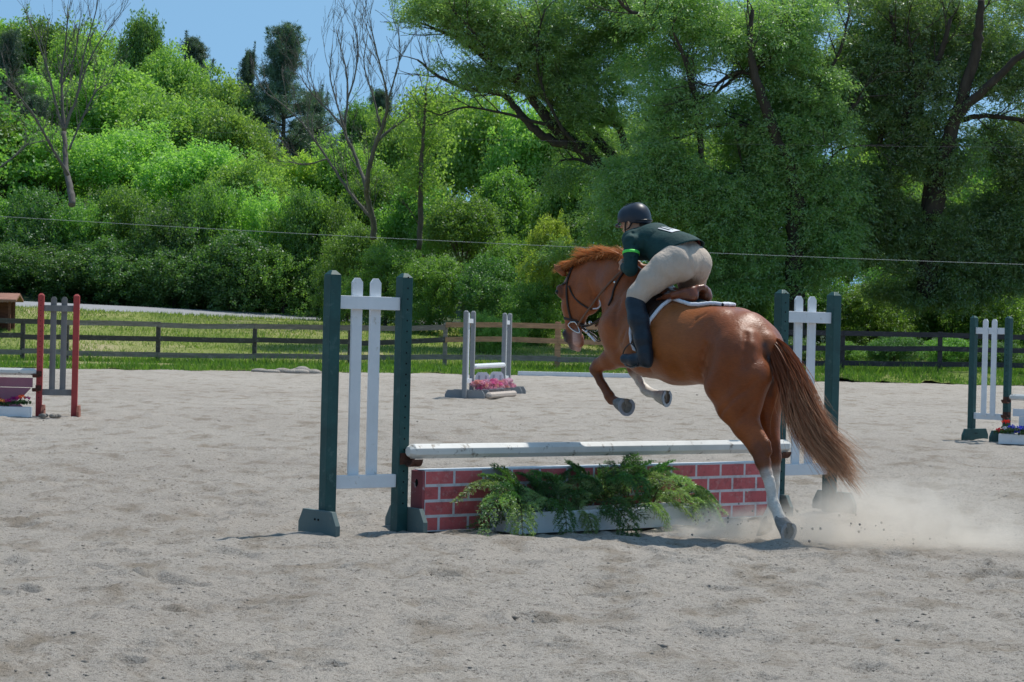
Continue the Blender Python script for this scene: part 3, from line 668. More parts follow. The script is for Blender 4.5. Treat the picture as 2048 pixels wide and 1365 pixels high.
    def onback(u, v):       # u along rings 1..3, v angle
        i = min(int(u), 3); f = u - i; r_ = tr[i] * (1 - f) + tr[i + 1] * f; k = (v / (2 * pi) * K) % K; k0 = int(k); g_ = k - k0; return r_[k0] * (1 - g_) + r_[(k0 + 1) % K] * g_
    def quadstrip(u0, u1, v0, v1):
        a = np.array([[onback(u, v) for v in np.linspace(v0, v1, 8)] for u in np.linspace(u0, u1, 6)]); c0 = H(1330, 495, 0); nn = a - c0; nn /= np.linalg.norm(nn, axis=2, keepdims=True); a = a + nn * .006
        idx = np.arange(48).reshape(6, 8); mb.add(a.reshape(-1, 3), [(idx[i, j], idx[i + 1, j], idx[i + 1, j + 1], idx[i, j + 1]) for i in range(5) for j in range(7)], 0, True)
    quadstrip(.55, 1.95, .02, .10); quadstrip(.55, 1.95, .42, .50); quadstrip(.55, .85, .10, .42); quadstrip(1.6, 1.95, .10, .42); quadstrip(.85, 1.6, .22, .30)
    mb.build('lettering', M['white_print'], SH)
    # arm band
    for sg in (1,):
        q = np.array([1, sg, 1.]); c0 = shL * .58 + elL * .42; ax_ = unit(elL - shL); a_ = unit(np.cross(ax_, [1, 0, 0])); b_ = np.cross(ax_, a_)
        mb = MB(); pts = [c0 + ax_ * dz + (a_ * cos(t) + b_ * sin(t)) * .0645 for dz in (-.011, .011) for t in np.linspace(0, 2 * pi, 28, endpoint=False)]
        mb.add(np.array(pts), [(k, (k + 1) % 28, 28 + (k + 1) % 28, 28 + k) for k in range(28)], 0, True); o = mb.build('arm_band', M['neon'], RD); md = o.modifiers.new('t', 'SOLIDIFY'); md.thickness = .004
    # belt and waistband
    rb = [ringp(H(1360, 508, 0), H(1379, 471, 0), .150), ringp(H(1365, 511, 0), H(1389, 476, 0), .152)]; Vr = np.concatenate(rb)
    o = link('belt', mesh_np('belt', Vr, [(k, (k + 1) % K, K + (k + 1) % K, K + k) for k in range(K)], M['belt'], True), RD); md = o.modifiers.new('t', 'SOLIDIFY'); md.thickness = .006
    for sg in (1, -1):
        s4 = calf(SDF(.03), sg, .012); q = np.array([1, sg, 1.]); s4.cone(H(1297, 727, .35) * q, H(1297, 729, .35) * q, .028, k=.012)
        Vc, Qc = s4.mesh(.008); link('boot', mesh_np('boot', relax(Vc, Qc, 1), Qc, M['boot'], True), RD)
    # helmet
    s5 = SDF(.02); s5.cone(hp(-.028, 0, .022), hp(.026, 0, .018), .108, .104, k=.03, ky=.95); s5.cone(hp(-.045, 0, -.02), hp(-.05, 0, -.03), .08, k=.03)
    s5.cone(hp(.03, 0, -.50), hp(.10, 0, -.48), .475, k=.012, sub=True); s5.cone(hp(-.2, 0, -.42), hp(.2, 0, -.42), .355, k=.01, sub=True)
    for i in range(6):
        a0, a1 = radians(-60 + 20 * i), radians(-40 + 20 * i); s5.cone(hp(.03 + .115 * cos(a0), .1 * sin(a0), -.012 - .012 * cos(a0)), hp(.03 + .115 * cos(a1), .1 * sin(a1), -.012 - .012 * cos(a1)), .009, k=.012)
    Vc, Qc = s5.mesh(.006); HM = link('helmet', mesh_np('helmet', relax(Vc, Qc, 1), Qc, M['helmet'], True), RD)
    mb = MB(); ts = np.linspace(radians(110), radians(250), 22); mb.tube([hp(-.028 + .113 * cos(t), .108 * sin(t), -.02) for t in ts], .0045, 6)
    for l in (.035, -.035): mb.tube([hp(.115 * cos(t) - .01, l, .02 + .106 * sin(t)) for t in np.linspace(.5, 2.6, 20)], .0028, 5)
    mb.build('trim', M['gloss'], HM)
    mb = MB(); mb.tube(spline([hp(.02, .092, -.01), hp(.045, .07, -.07), hp(.07, 0, -.118), hp(.045, -.07, -.07), hp(.02, -.092, -.01)], 24), .006, 6)
    mb.tube(spline([hp(-.04, .088, -.02), hp(.0, .085, -.06), hp(.045, .07, -.07)], 12), .005, 6); mb.build('chin_strap', M['gloss'], HM)
    mb = MB(); mb.ball(hp(-.075, 0, -.05), (.035, .05, .03)); mb.build('hair', M['rhair'], RD)
# ================================================================== ground
def sm(t): t = np.clip(t, 0, 1); return t * t * (3 - 2 * t)
def edgeY(x): return np.interp(x, [-40, -15.5, -6.5, 1.5, 16, 40], [56, 64, 69, 73, 75, 76])          # far edge of the riding surface
def fenceY(x): return np.interp(x, [-40, -16, -11, 1.5, 16, 40], [78, 76, 77, 75.5, 77.5, 80])
def fenceZ(x): return np.interp(x, [-16, -10, 1.5, 16], [.02, .04, .17, .36])
rA = P(-200, 604, 104); rB = P(690, 645, 116); rdir = (rB - rA) / (rB[0] - rA[0])
def roadY(x): return rA[1] + (x - rA[0]) * rdir[1]
def roadZ(x): return np.maximum(rA[2] + (x - rA[0]) * rdir[2], .9)
def terrain(x, y):
    x = np.asarray(x, float); y = np.asarray(y, float); fe = fenceY(x); zf = fenceZ(x); ry = roadY(x)
    z = zf * sm((y - edgeY(x)) / 2.5); t = sm((y - fe - 2) / np.maximum(ry - 4 - fe, 1)); z = z + (roadZ(x) - zf) * t
    hill = np.clip(y - ry - 5, 0, 200) * np.interp(x, [-45, -10, 10, 40], [.16, .12, .03, .02]); return z + np.minimum(hill, 16)
def ground_mat():
    m, n, p = nodes('riding_sand'); geo = N(n, 'ShaderNodeNewGeometry')
    def ns(sc, det, r=.6, st=(1, 1, 1)):
        mp = N(n, 'ShaderNodeMapping'); mp.inputs['Scale'].default_value = st; n.links.new(geo.outputs['Position'], mp.inputs[0])
        t = N(n, 'ShaderNodeTexNoise'); t.inputs['Scale'].default_value = sc; t.inputs['Detail'].default_value = det; t.inputs['Roughness'].default_value = r; n.links.new(mp.outputs[0], t.inputs['Vector']); return t.outputs[0]
    big = ns(.16, 3, .55, (1, .6, 1)); mid_ = ns(2.2, 5, .65, (1, .5, 1)); fine = ns(38, 4, .75); grit = ns(150, 2, .8)
    c = ramp(n, big, [(.35, (.445, .395, .34)), (.65, (.515, .465, .405))]).outputs[0]
    c = mixc(n, 1, c, ramp(n, mid_, [(.34, (.70, .66, .60)), (.49, (1, 1, 1)), (.75, (1.06, 1.05, 1.04))]).outputs[0], 'MULTIPLY')
    c = mixc(n, 1, c, ramp(n, fine, [(.34, (.42, .40, .38)), (.44, (.95, .95, .95)), (.62, (1.06, 1.06, 1.07))]).outputs[0], 'MULTIPLY')
    c = mixc(n, 1, c, ramp(n, grit, [(.32, (.75, .75, .76)), (.55, (1.02, 1.02, 1.02)), (.72, (1.2, 1.2, 1.2))]).outputs[0], 'MULTIPLY')
    n.links.new(c, p.inputs['Base Color']); p.inputs['Roughness'].default_value = .95; p.inputs['Specular IOR Level'].default_value = .15
    b = N(n, 'ShaderNodeBump'); b.inputs['Distance'].default_value = .03; n.links.new(fine, b.inputs['Height'])
    b2 = N(n, 'ShaderNodeBump'); b2.inputs['Distance'].default_value = .008; n.links.new(grit, b2.inputs['Height']); n.links.new(b.outputs[0], b2.inputs['Normal']); n.links.new(b2.outputs[0], p.inputs['Normal']); return m
M['sand'] = ground_mat()
def sandz(x, y):
    a = (vnoise2(x, y, .5, 1) - .5) * .035 + (vnoise2(x, y, 1.7, 2) - .5) * .03 + (vnoise2(x, y, 4.3, 3) - .5) * .036
    h = vnoise2(x, y, 2.6, 9); a = a - .03 * sm((h - .72) / .12) + .012 * sm((.3 - h) / .1)
    return a + (vnoise2(x, y, 11, 4) - .5) * .026 + (vnoise2(x, y, 25, 5) - .5) * .010
# scattered hoof prints and ridges by the take-off
hp_ = [(1.9, 15.3, .06, .16), (1.55, 15.1, .04, .14), (2.6, 14.9, -.04, .12), (2.35, 14.7, .035, .14), (3.1, 14.2, -.05, .13), (3.4, 14.6, .03, .15), (-1.6, 15.2, .02, .2), (3.0, 13.4, -.04, .12), (.9, 14.9, .03, .25), (.2, 15.1, .025, .3), (-.3, 15.15, .02, .3)]
rg = np.random.default_rng(21)
hp_ += [(rg.uniform(-5, 6), rg.uniform(9, 24), -rg.uniform(.02, .05), rg.uniform(.05, .10)) for _ in range(190)]
U = np.linspace(0, 1, 620); Yr = np.concatenate([np.linspace(4, 9, 40)[:-1], 1 / np.linspace(1 / 9, 1 / 30, 620)[:-1], 1 / np.linspace(1 / 30, 1 / 72, 130)])
XX = (U[None, :] * 2 - 1) * (3.2 + Yr[:, None] * .30) ; YY = np.repeat(Yr[:, None], 620, 1)
ZZ = sandz(XX, YY) * np.clip(1.15 - YY / 90, .3, 1)
for a, b, h, r in hp_: 
    d2 = ((XX - a) ** 2 + ((YY - b)) ** 2) / r ** 2; ZZ += h * np.exp(-d2) - (.5 * h if h < 0 else 0) * np.exp(-(np.sqrt(d2) - 1.5) ** 2 * 4)
ey = edgeY(XX) + 2.5; f = YY / 72; YY = np.where(YY > 30, 30 + (YY - 30) * (ey - 30) / 42, YY)
ZZ -= sm((YY - ey + 1.5) / 1.5) * ZZ
def grid_faces(a, b): idx = np.arange(a * b).reshape(a, b); return np.stack([idx[:-1, :-1], idx[:-1, 1:], idx[1:, 1:], idx[1:, :-1]], -1).reshape(-1, 4)
link('riding_arena_ground', mesh_np('arena', np.stack([XX, YY, ZZ], -1).reshape(-1, 3), grid_faces(*XX.shape), M['sand'], True), kind='structure')
# wide plain sheet under it, out to the sides and behind the camera
MB().add([(-400, -200, -.12), (400, -200, -.12), (400, 700, -.12), (-400, 700, -.12)], [(0, 1, 2, 3)]).build('ground', M['sand'], kind='structure')
# grass land beyond the arena
def grass_mat():
    m, n, p = nodes('meadow_grass'); geo = N(n, 'ShaderNodeNewGeometry')
    def ns(sc, det, r=.6, st=(1, 1, 1)):
        mp = N(n, 'ShaderNodeMapping'); mp.inputs['Scale'].default_value = st; n.links.new(geo.outputs['Position'], mp.inputs[0])
        t = N(n, 'ShaderNodeTexNoise'); t.inputs['Scale'].default_value = sc; t.inputs['Detail'].default_value = det; t.inputs['Roughness'].default_value = r; n.links.new(mp.outputs[0], t.inputs['Vector']); return t.outputs[0]
    a = ns(.22, 4, .6, (1, .7, 1)); b = ns(7, 5, .75)
    c = ramp(n, a, [(.30, (.13, .21, .04)), (.45, (.27, .31, .09)), (.58, (.40, .38, .17)), (.68, (.5, .42, .25))]).outputs[0]
    c = mixc(n, 1, c, ramp(n, b, [(.3, (.55, .6, .5)), (.6, (1.1, 1.1, 1.1))]).outputs[0], 'MULTIPLY'); n.links.new(c, p.inputs['Base Color'])
    p.inputs['Roughness'].default_value = 1; p.inputs['Specular IOR Level'].default_value = .1; bumpn(n, p, b, 1, .12); return m
M['grass'] = grass_mat()
gx = np.linspace(-70, 70, 560); ty = np.concatenate([np.linspace(0, 1, 14)[:-1] * .02, np.linspace(.02, 1, 150) ** 1.3])
GX = np.repeat(gx[None], len(ty), 0); gx_ = GX; st_ = (vnoise2(GX, GX * 0, 1.3, 5) - .5) * 1.6 + (vnoise2(GX, GX * 0, 5, 6) - .5) * .7 + .3; GY = edgeY(GX) + st_ * (1 - ty[:, None]) ** 30 + ty[:, None] * 260; GZ = terrain(GX, GY) + .012
GZ += np.where(GY > edgeY(GX) + .4, (vnoise2(GX, GY, .5, 3) - .5) * .12, 0)
M['floor'] = mat('dark_forest_floor', (.05, .075, .03), 1, .5, 1.5, .05)  # dark green-brown is the woodland floor's own colour
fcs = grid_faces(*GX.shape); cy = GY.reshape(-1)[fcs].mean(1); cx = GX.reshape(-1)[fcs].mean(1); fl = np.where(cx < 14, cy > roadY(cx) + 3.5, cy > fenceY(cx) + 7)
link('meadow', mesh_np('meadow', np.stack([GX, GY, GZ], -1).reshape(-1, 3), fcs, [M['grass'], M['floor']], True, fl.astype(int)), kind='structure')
# road on the bank
M['asphalt'] = mat('pale_asphalt', (.30, .30, .31), .9, .08, 3, .004)
mb = MB(); xs = np.linspace(-60, 12, 60); zz = roadZ(xs) + .11
for i in range(59):
    a, b = xs[i], xs[i + 1]; mb.add([(a, roadY(a) - 3.2, zz[i] - .14), (b, roadY(b) - 3.2, zz[i + 1] - .14), (b, roadY(b) + 3, zz[i + 1] + .2), (a, roadY(a) + 3, zz[i] + .2)], [(0, 1, 2, 3)])
    mb.add([(a, roadY(a) - 3.2, zz[i] - .14), (a, roadY(a) - 3.4, zz[i] - .6), (b, roadY(b) - 3.4, zz[i + 1] - .6), (b, roadY(b) - 3.2, zz[i + 1] - .14)], [(0, 1, 2, 3)])
mb.build('road', M['asphalt'], kind='structure')

# grass blades: verge along the arena edge, longer tufts round the posts, thin cover on the meadow
def leaf_mat(name, c0, c1, tr=.45, gl=.12, hue=None):
    m = bpy.data.materials.new(name); m.use_nodes = True; n = m.node_tree; n.nodes.clear()
    a = N(n, 'ShaderNodeAttribute', attribute_name='Col'); s = N(n, 'ShaderNodeSeparateColor'); n.links.new(a.outputs[0], s.inputs[0])
    oi = N(n, 'ShaderNodeObjectInfo'); c = mixc(n, s.outputs[0], c0, c1)
    hs = N(n, 'ShaderNodeHueSaturation'); n.links.new(c, hs.inputs['Color'])
    v = N(n, 'ShaderNodeMapRange'); n.links.new(oi.outputs['Random'], v.inputs[0]); v.inputs[3].default_value = .8; v.inputs[4].default_value = 1.2; n.links.new(v.outputs[0], hs.inputs['Value'])
    h = N(n, 'ShaderNodeMapRange'); n.links.new(oi.outputs['Random'], h.inputs[0]); h.inputs[3].default_value = .485; h.inputs[4].default_value = .515; n.links.new(h.outputs[0], hs.inputs['Hue']); c = hs.outputs[0]
    d = N(n, 'ShaderNodeBsdfDiffuse'); t = N(n, 'ShaderNodeBsdfTranslucent'); g = N(n, 'ShaderNodeBsdfGlossy'); g.inputs['Roughness'].default_value = .45; g.inputs[0].default_value = (.8, .85, .9, 1)
    tc = mixc(n, 1, c, (1.45, 1.65, .75), 'MULTIPLY'); n.links.new(c, d.inputs[0]); n.links.new(tc, t.inputs[0])
    m1 = N(n, 'ShaderNodeMixShader', i0=tr); n.links.new(d.outputs[0], m1.inputs[1]); n.links.new(t.outputs[0], m1.inputs[2])
    m2 = N(n, 'ShaderNodeMixShader', i0=gl); n.links.new(m1.outputs[0], m2.inputs[1]); n.links.new(g.outputs[0], m2.inputs[2])
    o = N(n, 'ShaderNodeOutputMaterial'); n.links.new(m2.outputs[0], o.inputs[0]); return m
def blades(x, y, z, h, w, seed):
    rg = np.random.default_rng(seed); n = len(x); a = rg.random(n) * 6.283; s = np.stack([np.cos(a), np.sin(a), 0 * a], 1) * (w / 2)[:, None]
    ln = rg.normal(size=(n, 2)) * (h * .35)[:, None]; b = np.stack([x, y, z], 1); t = b + np.stack([ln[:, 0], ln[:, 1], h], 1); V = np.stack([b - s, b + s, t], 1).reshape(-1, 3)
    return V, np.arange(n * 3).reshape(-1, 3), np.repeat(rg.random((n, 1)), 3, 0) * np.ones(3)
rg = np.random.default_rng(31)
M['blade'] = leaf_mat('verge_grass_blades', (.06, .125, .018), (.19, .29, .05), .4, .03)
M['blade2'] = leaf_mat('dry_meadow_blades', (.15, .24, .05), (.42, .42, .18), .4, .02)
n = 52000; x = rg.uniform(-22, 24, n); ey = edgeY(x); fy = fenceY(x)
wv = .6 + 1.1 * vnoise2(x, x * 0, .7, 5) + .5 * vnoise2(x, x * 0, 2.5, 6); y = ey + (vnoise2(x, x * 0, 1.3, 5) - .5) * 1.6 + (vnoise2(x, x * 0, 5, 6) - .5) * .7 + .15 + np.abs(rg.normal(size=n)) * wv * 1.7
k = rg.random(n) < .3; y[k] = fy[k] + rg.normal(size=int(k.sum())) * .5
h = (.05 + .17 * rg.random(n) ** 1.5) * (.35 + 1.5 * vnoise2(x, y, 1.6, 8)); h[k] *= 1.35
V, Fc, C = blades(x, y, terrain(x, y), h, np.full(n, .035), 1); link('verge_grass', mesh_np('verge', V, Fc, M['blade'], False, cols=C), kind='stuff', label='bright green grass verge along the far edge of the sandy arena', cat='grass')
n = 60000; x = rg.uniform(-26, 26, n); t = rg.random(n); y = fenceY(x) + 1 + t * (roadY(x) - 4 - fenceY(x)); h = .06 + .14 * rg.random(n) * (.3 + 1.2 * vnoise2(x, y, .35, 8))
V, Fc, C = blades(x, y, terrain(x, y), h, np.full(n, .05), 2); link('meadow_grass', mesh_np('mg', V, Fc, M['blade2'], False, cols=C * (.2 + .8 * vnoise2(np.repeat(x, 3), np.repeat(y, 3), .3, 12))[:, None]), kind='stuff', label='mown yellow green grass between the board fence and the road', cat='grass')
# clods and pebbles on the sand
M['clod'] = mat('damp_sand_clods', (.27, .24, .205), .95, .35, 20, .003)
n = 4600; Yc = 1 / rg.uniform(1 / 60, 1 / 8.5, n) ** 1; Yc = np.where(rg.random(n) < .5, rg.uniform(8.5, 26, n), Yc); Xc = rg.uniform(-.27, .27, n) * Yc; r = rg.gamma(1.3, .0021, n) + .0022 + .00012 * Yc
oc = np.array([[1, 0, 0], [-1, 0, 0], [0, 1, 0], [0, -1, 0], [0, 0, 1], [0, 0, -1]]); of = np.array([[0, 2, 4], [2, 1, 4], [1, 3, 4], [3, 0, 4], [2, 0, 5], [1, 2, 5], [3, 1, 5], [0, 3, 5]])
V = np.stack([Xc, Yc, sandz(Xc, Yc) * np.clip(1.15 - Yc / 90, .3, 1)], 1)[:, None] + oc[None] * r[:, None, None] * (.6 + .8 * rg.random((n, 6, 1))) * [1.3, 1, .7]
Fc = (np.arange(n)[:, None, None] * 6 + of[None]).reshape(-1, 3); link('sand_clods', mesh_np('clods', V.reshape(-1, 3), Fc, M['clod'], True), kind='stuff', label='small dark clods and pebbles scattered over the sand', cat='clods')

# ================================================================== jumps
def painted(name, col, chips=(.35, .33, .3), th=.66, sc=9, rough=.5, var=.06, holes=None):
    m = mat(name, col, rough, var, 6, .0015, dirt=(chips, sc, th)); return m
M['green'] = painted('dark_green_paint', (.017, .072, .068), (.05, .11, .105), .585, 16, .55, .25)
M['footgreen'] = painted('grey_green_paint', (.12, .165, .16), (.2, .2, .18), .6, 10, .7)
M['white'] = painted('white_paint', (.74, .76, .78), (.52, .5, .45), .63, 9, .5, .06)
M['polewhite'] = mat('scuffed_white_pole', (.68, .67, .63), .5, .12, 3, .001, dirt=((.25, .22, .18), 9, .585), stretch=(1, 1, 1))
M['hole'] = mat('hole_black', (.004, .004, .004), 1, 0, 5)
M['rust'] = mat('rusty_steel', (.11, .05, .035), .8, .4, 30, .001, metal=.3)
M['red'] = painted('faded_red_paint', (.42, .055, .05), (.2, .05, .05), .6, 20, .6, .15)
M['greywood'] = mat('weathered_grey_wood', (.21, .20, .19), .9, .25, 9, .002, stretch=(1, 1, .12))
M['greypaint'] = painted('grey_paint', (.27, .275, .28), (.35, .33, .3), .64, 10, .7)
M['purple'] = painted('faded_mauve_paint', (.38, .15, .19), (.32, .2, .21), .6, 12, .7)
M['terracotta'] = painted('red_brown_feet', (.33, .12, .08), (.2, .08, .06), .6, 12, .8)
def wing(O, dr, cats, label, m_post, m_pic, m_foot, ht=1.83, width=.61, footL=.47, footside=(-1, 1), grp=None, front=True, sc=1.0, holes=True, cups=(), ps=.088, picketfront=False, fz=.17):
    """jump standard: O base of the post that carries the pole, dr unit direction towards the outer post"""
    dr = np.array([dr[0], dr[1], 0]); dr /= np.linalg.norm(dr); n_ = np.array([dr[1], -dr[0], 0]); n_ = n_ if n_[1] < 0 else -n_; z = np.array([0, 0, 1.])
    R_ = empty('jump_standard', O, 0, label=label, cat='jump standard', group=grp); c0 = np.zeros(3)
    for i in (0, 1):
        c = dr * width * i; mb = MB(); h = ps / 2; q = .03
        mb.box(c + z * (ht - q) / 2, (ps, ps, ht - q), (dr, n_, z))
        a = [c + dr * sx * h + n_ * sy * h + z * (ht - q) for sx, sy in ((-1, -1), (1, -1), (1, 1), (-1, 1))]; b = [c + dr * sx * (h - .026) + n_ * sy * (h - .026) + z * ht for sx, sy in ((-1, -1), (1, -1), (1, 1), (-1, 1))]
        mb.add(a + b, [(0, 1, 5, 4), (1, 2, 6, 5), (2, 3, 7, 6), (3, 0, 4, 7), (4, 5, 6, 7)])
        if holes and i == 0:
            for k in range(22):
                for (fn, up_) in ((n_, dr), (-n_, dr)):
                    cc = c + fn * (h + .0012) + z * (.2 + k * .0762); mb.add([cc + up_ * .007 * cos(t) + z * .007 * sin(t) for t in np.linspace(0, 2 * pi, 8, endpoint=False)], [tuple(range(8))], 1)
        mb.build('post', [m_post, M['hole']], R_, bevel=.004)
        L = footL; off = footside[i] * (h + .0205) * 1.0; mb = MB(); w2 = L / 2
        mb.prism(c + dr * off, n_, z, dr, [(-w2, 0), (w2, 0), (w2, fz * .45), (w2 - .055, fz), (-w2 + .055, fz), (-w2, fz * .45)], -.019, .019)
        for k in (-.022, .022): mb.ball(c + dr * (off + .02 * footside[i]) + n_ * k + z * fz * .62, .008, 1)
        mb.build('foot', [m_foot, M['hole']], R_, bevel=.003)
    inn = width - ps; pw = .088
    pf = n_ * (.021 if picketfront else -.021)
    for k, zt in ((0, ht - .17 - .048), (1, .36 if ht > 1.6 else .3)):
        MB().box(dr * width / 2 + z * zt + n_ * 0, (inn - .002, .038, .092), (dr, n_, z)).build('rail', m_pic, R_, bevel=.003)
    for k in (-1, 1):
        c = dr * (width / 2 + k * .078) + pf * 1.45; zb, zt = .37, ht - .045; q = .03
        if not picketfront: zb = .405
        MB().prism(c, dr, z, n_, [(-pw / 2, zb), (pw / 2, zb), (pw / 2, zt - q), (pw / 2 - q * .8, zt), (-pw / 2 + q * .8, zt), (-pw / 2, zt - q)], -.009, .009).build('picket', m_pic, R_, bevel=.002)
    for zc, pole_off in cups:
        mb = MB(); c = n_ * (h + .004) + z * zc; mb.box(c + z * .0, (.07, .008, .08), (dr, n_, z)); mb.box(n_ * 0 - dr * (h + .004) + z * zc + n_ * .012, (.008, .08, .08), (dr, n_, z))
        mb.prism(c + n_ * .05 - dr * .03, n_, z, dr, [(-.05 + .055 * cos(t) + .05, -.0 + .055 * sin(t)) for t in np.linspace(pi, 2 * pi, 10)] + [(.047 * cos(t), .047 * sin(t)) for t in np.linspace(2 * pi, pi, 10)], -.06, .03)
        mb.build('jump_cup', M['rust'], R_)
    return R_, dr, n_
def octo(r, off=0): return [(r * cos(t), r * sin(t)) for t in (np.arange(8) + .5) * pi / 4]
def pole(A, B, r, m, label, group=None, sides=8):
    A = np.array(A, float); B = np.array(B, float); d = unit(B - A); s = unit(np.cross(d, [0, 0, 1])); u = np.cross(s, d); L = np.linalg.norm(B - A)
    R_ = empty('jump_pole', (A + B) / 2 * [1, 1, 0], 0, label=label, cat='jump pole', group=group); base = (A + B) / 2 * [1, 1, 0]
    mb = MB(); o = octo(r); o2 = octo(r * .6); Q = [A - base, A - base + d * .04, B - base - d * .04, B - base]; V = []
    for c, pr in zip(Q, (o2, o, o, o2)): V += [c + s * a + u * b for a, b in pr]
    Fc = [tuple(range(8)), tuple(range(24, 32))[::-1]] + [(i * 8 + k, (i + 1) * 8 + k, (i + 1) * 8 + (k + 1) % 8, i * 8 + (k + 1) % 8) for i in range(3) for k in range(8)]
    mb.add(V, Fc).build('rail', m, R_, bevel=.003); return R_
# --- main fence
J0 = P(797, 1063, 15.72); J0[2] = 0; J1 = P(1553, 1030, 18.05); J1[2] = 0; jd = unit((J1 - J0) * [1, 1, 0]); jn = np.array([jd[1], -jd[0], 0])
for (O, dr, lab, fs) in ((J0, -jd, 'dark green jump standard with white pickets at the left end of the brick wall', (-1, 1)), (J1, jd, 'dark green jump standard with white pickets behind the horse tail', (-1, 1))):
    wing(O, dr, None, lab, M['green'], M['white'], M['footgreen'], grp='dark green standards of the brick wall fence', footside=fs, cups=((.517, 0),))
JL = float(np.linalg.norm(J1 - J0))
def J(a, nn, z): return J0 + jd * a + jn * nn + np.array([0, 0, z])
pole(J(-.005, .098, .572), J(JL + .02, .098, .562), .056, M['polewhite'], 'scuffed white octagonal pole resting in cups above the brick wall')
def brick_mat():
    m, n, p = nodes('painted_bricks'); tc = N(n, 'ShaderNodeTexCoord'); sx = N(n, 'ShaderNodeSeparateXYZ'); n.links.new(tc.outputs['Object'], sx.inputs[0]); cb = N(n, 'ShaderNodeCombineXYZ')
    n.links.new(math_(n, 'ADD', sx.outputs[0], .005), cb.inputs[0]); n.links.new(math_(n, 'ADD', sx.outputs[2], .0), cb.inputs[1])
    b = N(n, 'ShaderNodeTexBrick'); n.links.new(cb.outputs[0], b.inputs[0]); b.inputs['Scale'].default_value = 1; b.inputs['Brick Width'].default_value = .262; b.inputs['Row Height'].default_value = .1095; b.inputs['Mortar Size'].default_value = .0105
    b.inputs['Mortar Smooth'].default_value = .05; b.offset = .5; b.inputs['Color1'].default_value = (.58, .11, .115, 1); b.inputs['Color2'].default_value = (.50, .095, .10, 1); b.inputs['Mortar'].default_value = (.62, .60, .62, 1)
    t = noise(n, 9, 6, .75); r = ramp(n, t.outputs[0], [(.32, (.6, .6, .62)), (.5, (1, 1, 1)), (.7, (1.1, 1.1, 1.1))]); c = mixc(n, 1, b.outputs[0], r.outputs[0], 'MULTIPLY')
    t2 = noise(n, 26, 6, .8); r2 = ramp(n, t2.outputs[0], [(.54, (0, 0, 0)), (.64, (1, 1, 1))]); c = mixc(n, math_(n, 'MULTIPLY', r2.outputs[0], .45), c, (.55, .35, .33))
    t3 = noise(n, 9, 4, .6); vd = N(n, 'ShaderNodeVectorMath', operation='SUBTRACT'); n.links.new(cb.outputs[0], vd.inputs[0]); vd.inputs[1].default_value = (.62, .42, 0); vs = N(n, 'ShaderNodeVectorMath', operation='DIVIDE'); n.links.new(vd.outputs[0], vs.inputs[0]); vs.inputs[1].default_value = (.16, .13, 1)
    vl = N(n, 'ShaderNodeVectorMath', operation='LENGTH'); n.links.new(vs.outputs[0], vl.inputs[0]); q3 = math_(n, 'ADD', vl.outputs['Value'], t3.outputs[0]); r3 = ramp(n, math_(n, 'MULTIPLY', q3, .5), [(.59, (1, 1, 1)), (.60, (0, 0, 0))]); c = mixc(n, r3.outputs[0], c, (.30, .27, .27))
    n.links.new(c, p.inputs['Base Color']); p.inputs['Roughness'].default_value = .55; bumpn(n, p, t.outputs[0], 1, .002); return m
M['brick'] = brick_mat(); M['brickend'] = painted('painted_end_board', (.3, .07, .08), (.5, .45, .46), .55, 7, .6)
BW = empty('brick_wall_jump', J(.125, 0, 0), math.atan2(jd[1], jd[0]), label='low box painted as a red brick wall under the white pole', cat='wall jump')
WL = JL - .25; WHt = .434
mb = MB(); fy = -.135
mb.box((WL / 2, fy + .01, WHt / 2), (WL, .02, WHt)); mb.build('front_panel', M['brick'], BW, bevel=.002)
MB().box((WL / 2, .0, WHt / 2), (WL, .02, WHt)).build('back_panel', M['brick'], BW, bevel=.002)
for x_ in (-.0105, WL + .0105):
    mb = MB(); y0, y1 = fy + .001, .009; hy, hz, rr = (y0 + y1) / 2, .345, .028
    o_ = [(hy + rr * .62 * cos(t), hz + rr * sin(t)) for t in np.linspace(0, 2 * pi, 16, endpoint=False)]
    mb.box((x_, hy, WHt / 2), (.02, y1 - y0, WHt - .003))
    mb.add([(x_ + (-.0115 if x_ < 1 else .0115), a, b) for a, b in o_], [tuple(range(16))], 1)
    mb.build('end_board', [M['brickend'] if x_ < 1 else M['white'], M['hole']], BW, bevel=.002)
MB().box((WL / 2, (fy + .01) / 2, WHt + .003), (WL, -fy - .005, .006)).build('top_board', M['white'], BW, bevel=.002)
# planter in front, with cut spruce boughs
FB = empty('flower_box', J(0, 0, 0), math.atan2(jd[1], jd[0]), label='long white planter box full of cut spruce boughs before the brick wall', cat='planter')
b0, b1 = .67, 2.48; mb = MB(); yf = -.52; yb = -.20
mb.box(((b0 + b1) / 2, yf, .075), (b1 - b0, .02, .15)); mb.build('front_board', M['white'], FB, bevel=.002)
MB().box(((b0 + b1) / 2, yb, .075), (b1 - b0, .02, .15)).build('back_board', M['white'], FB, bevel=.002)
for x_ in (b0 + .0, b1): MB().box((x_, (yf + yb) / 2, .074), (.02, yb - yf - .022, .146)).build('end_board', M['white'], FB, bevel=.002)
MB().box(((b0 + b1) / 2, (yf + yb) / 2, .03), (b1 - b0 - .03, yb - yf - .03, .03)).build('bottom_board', M['white'], FB)
M['needle'] = leaf_mat('spruce_needles', (.03, .09, .03), (.14, .29, .05), .35, .06)
M['needlesoft'] = leaf_mat('dusty_spruce_needles', (.13, .25, .08), (.34, .46, .17), .35, .08)
M['twig'] = mat('brown_twig', (.08, .05, .03), .9, .3, 20)
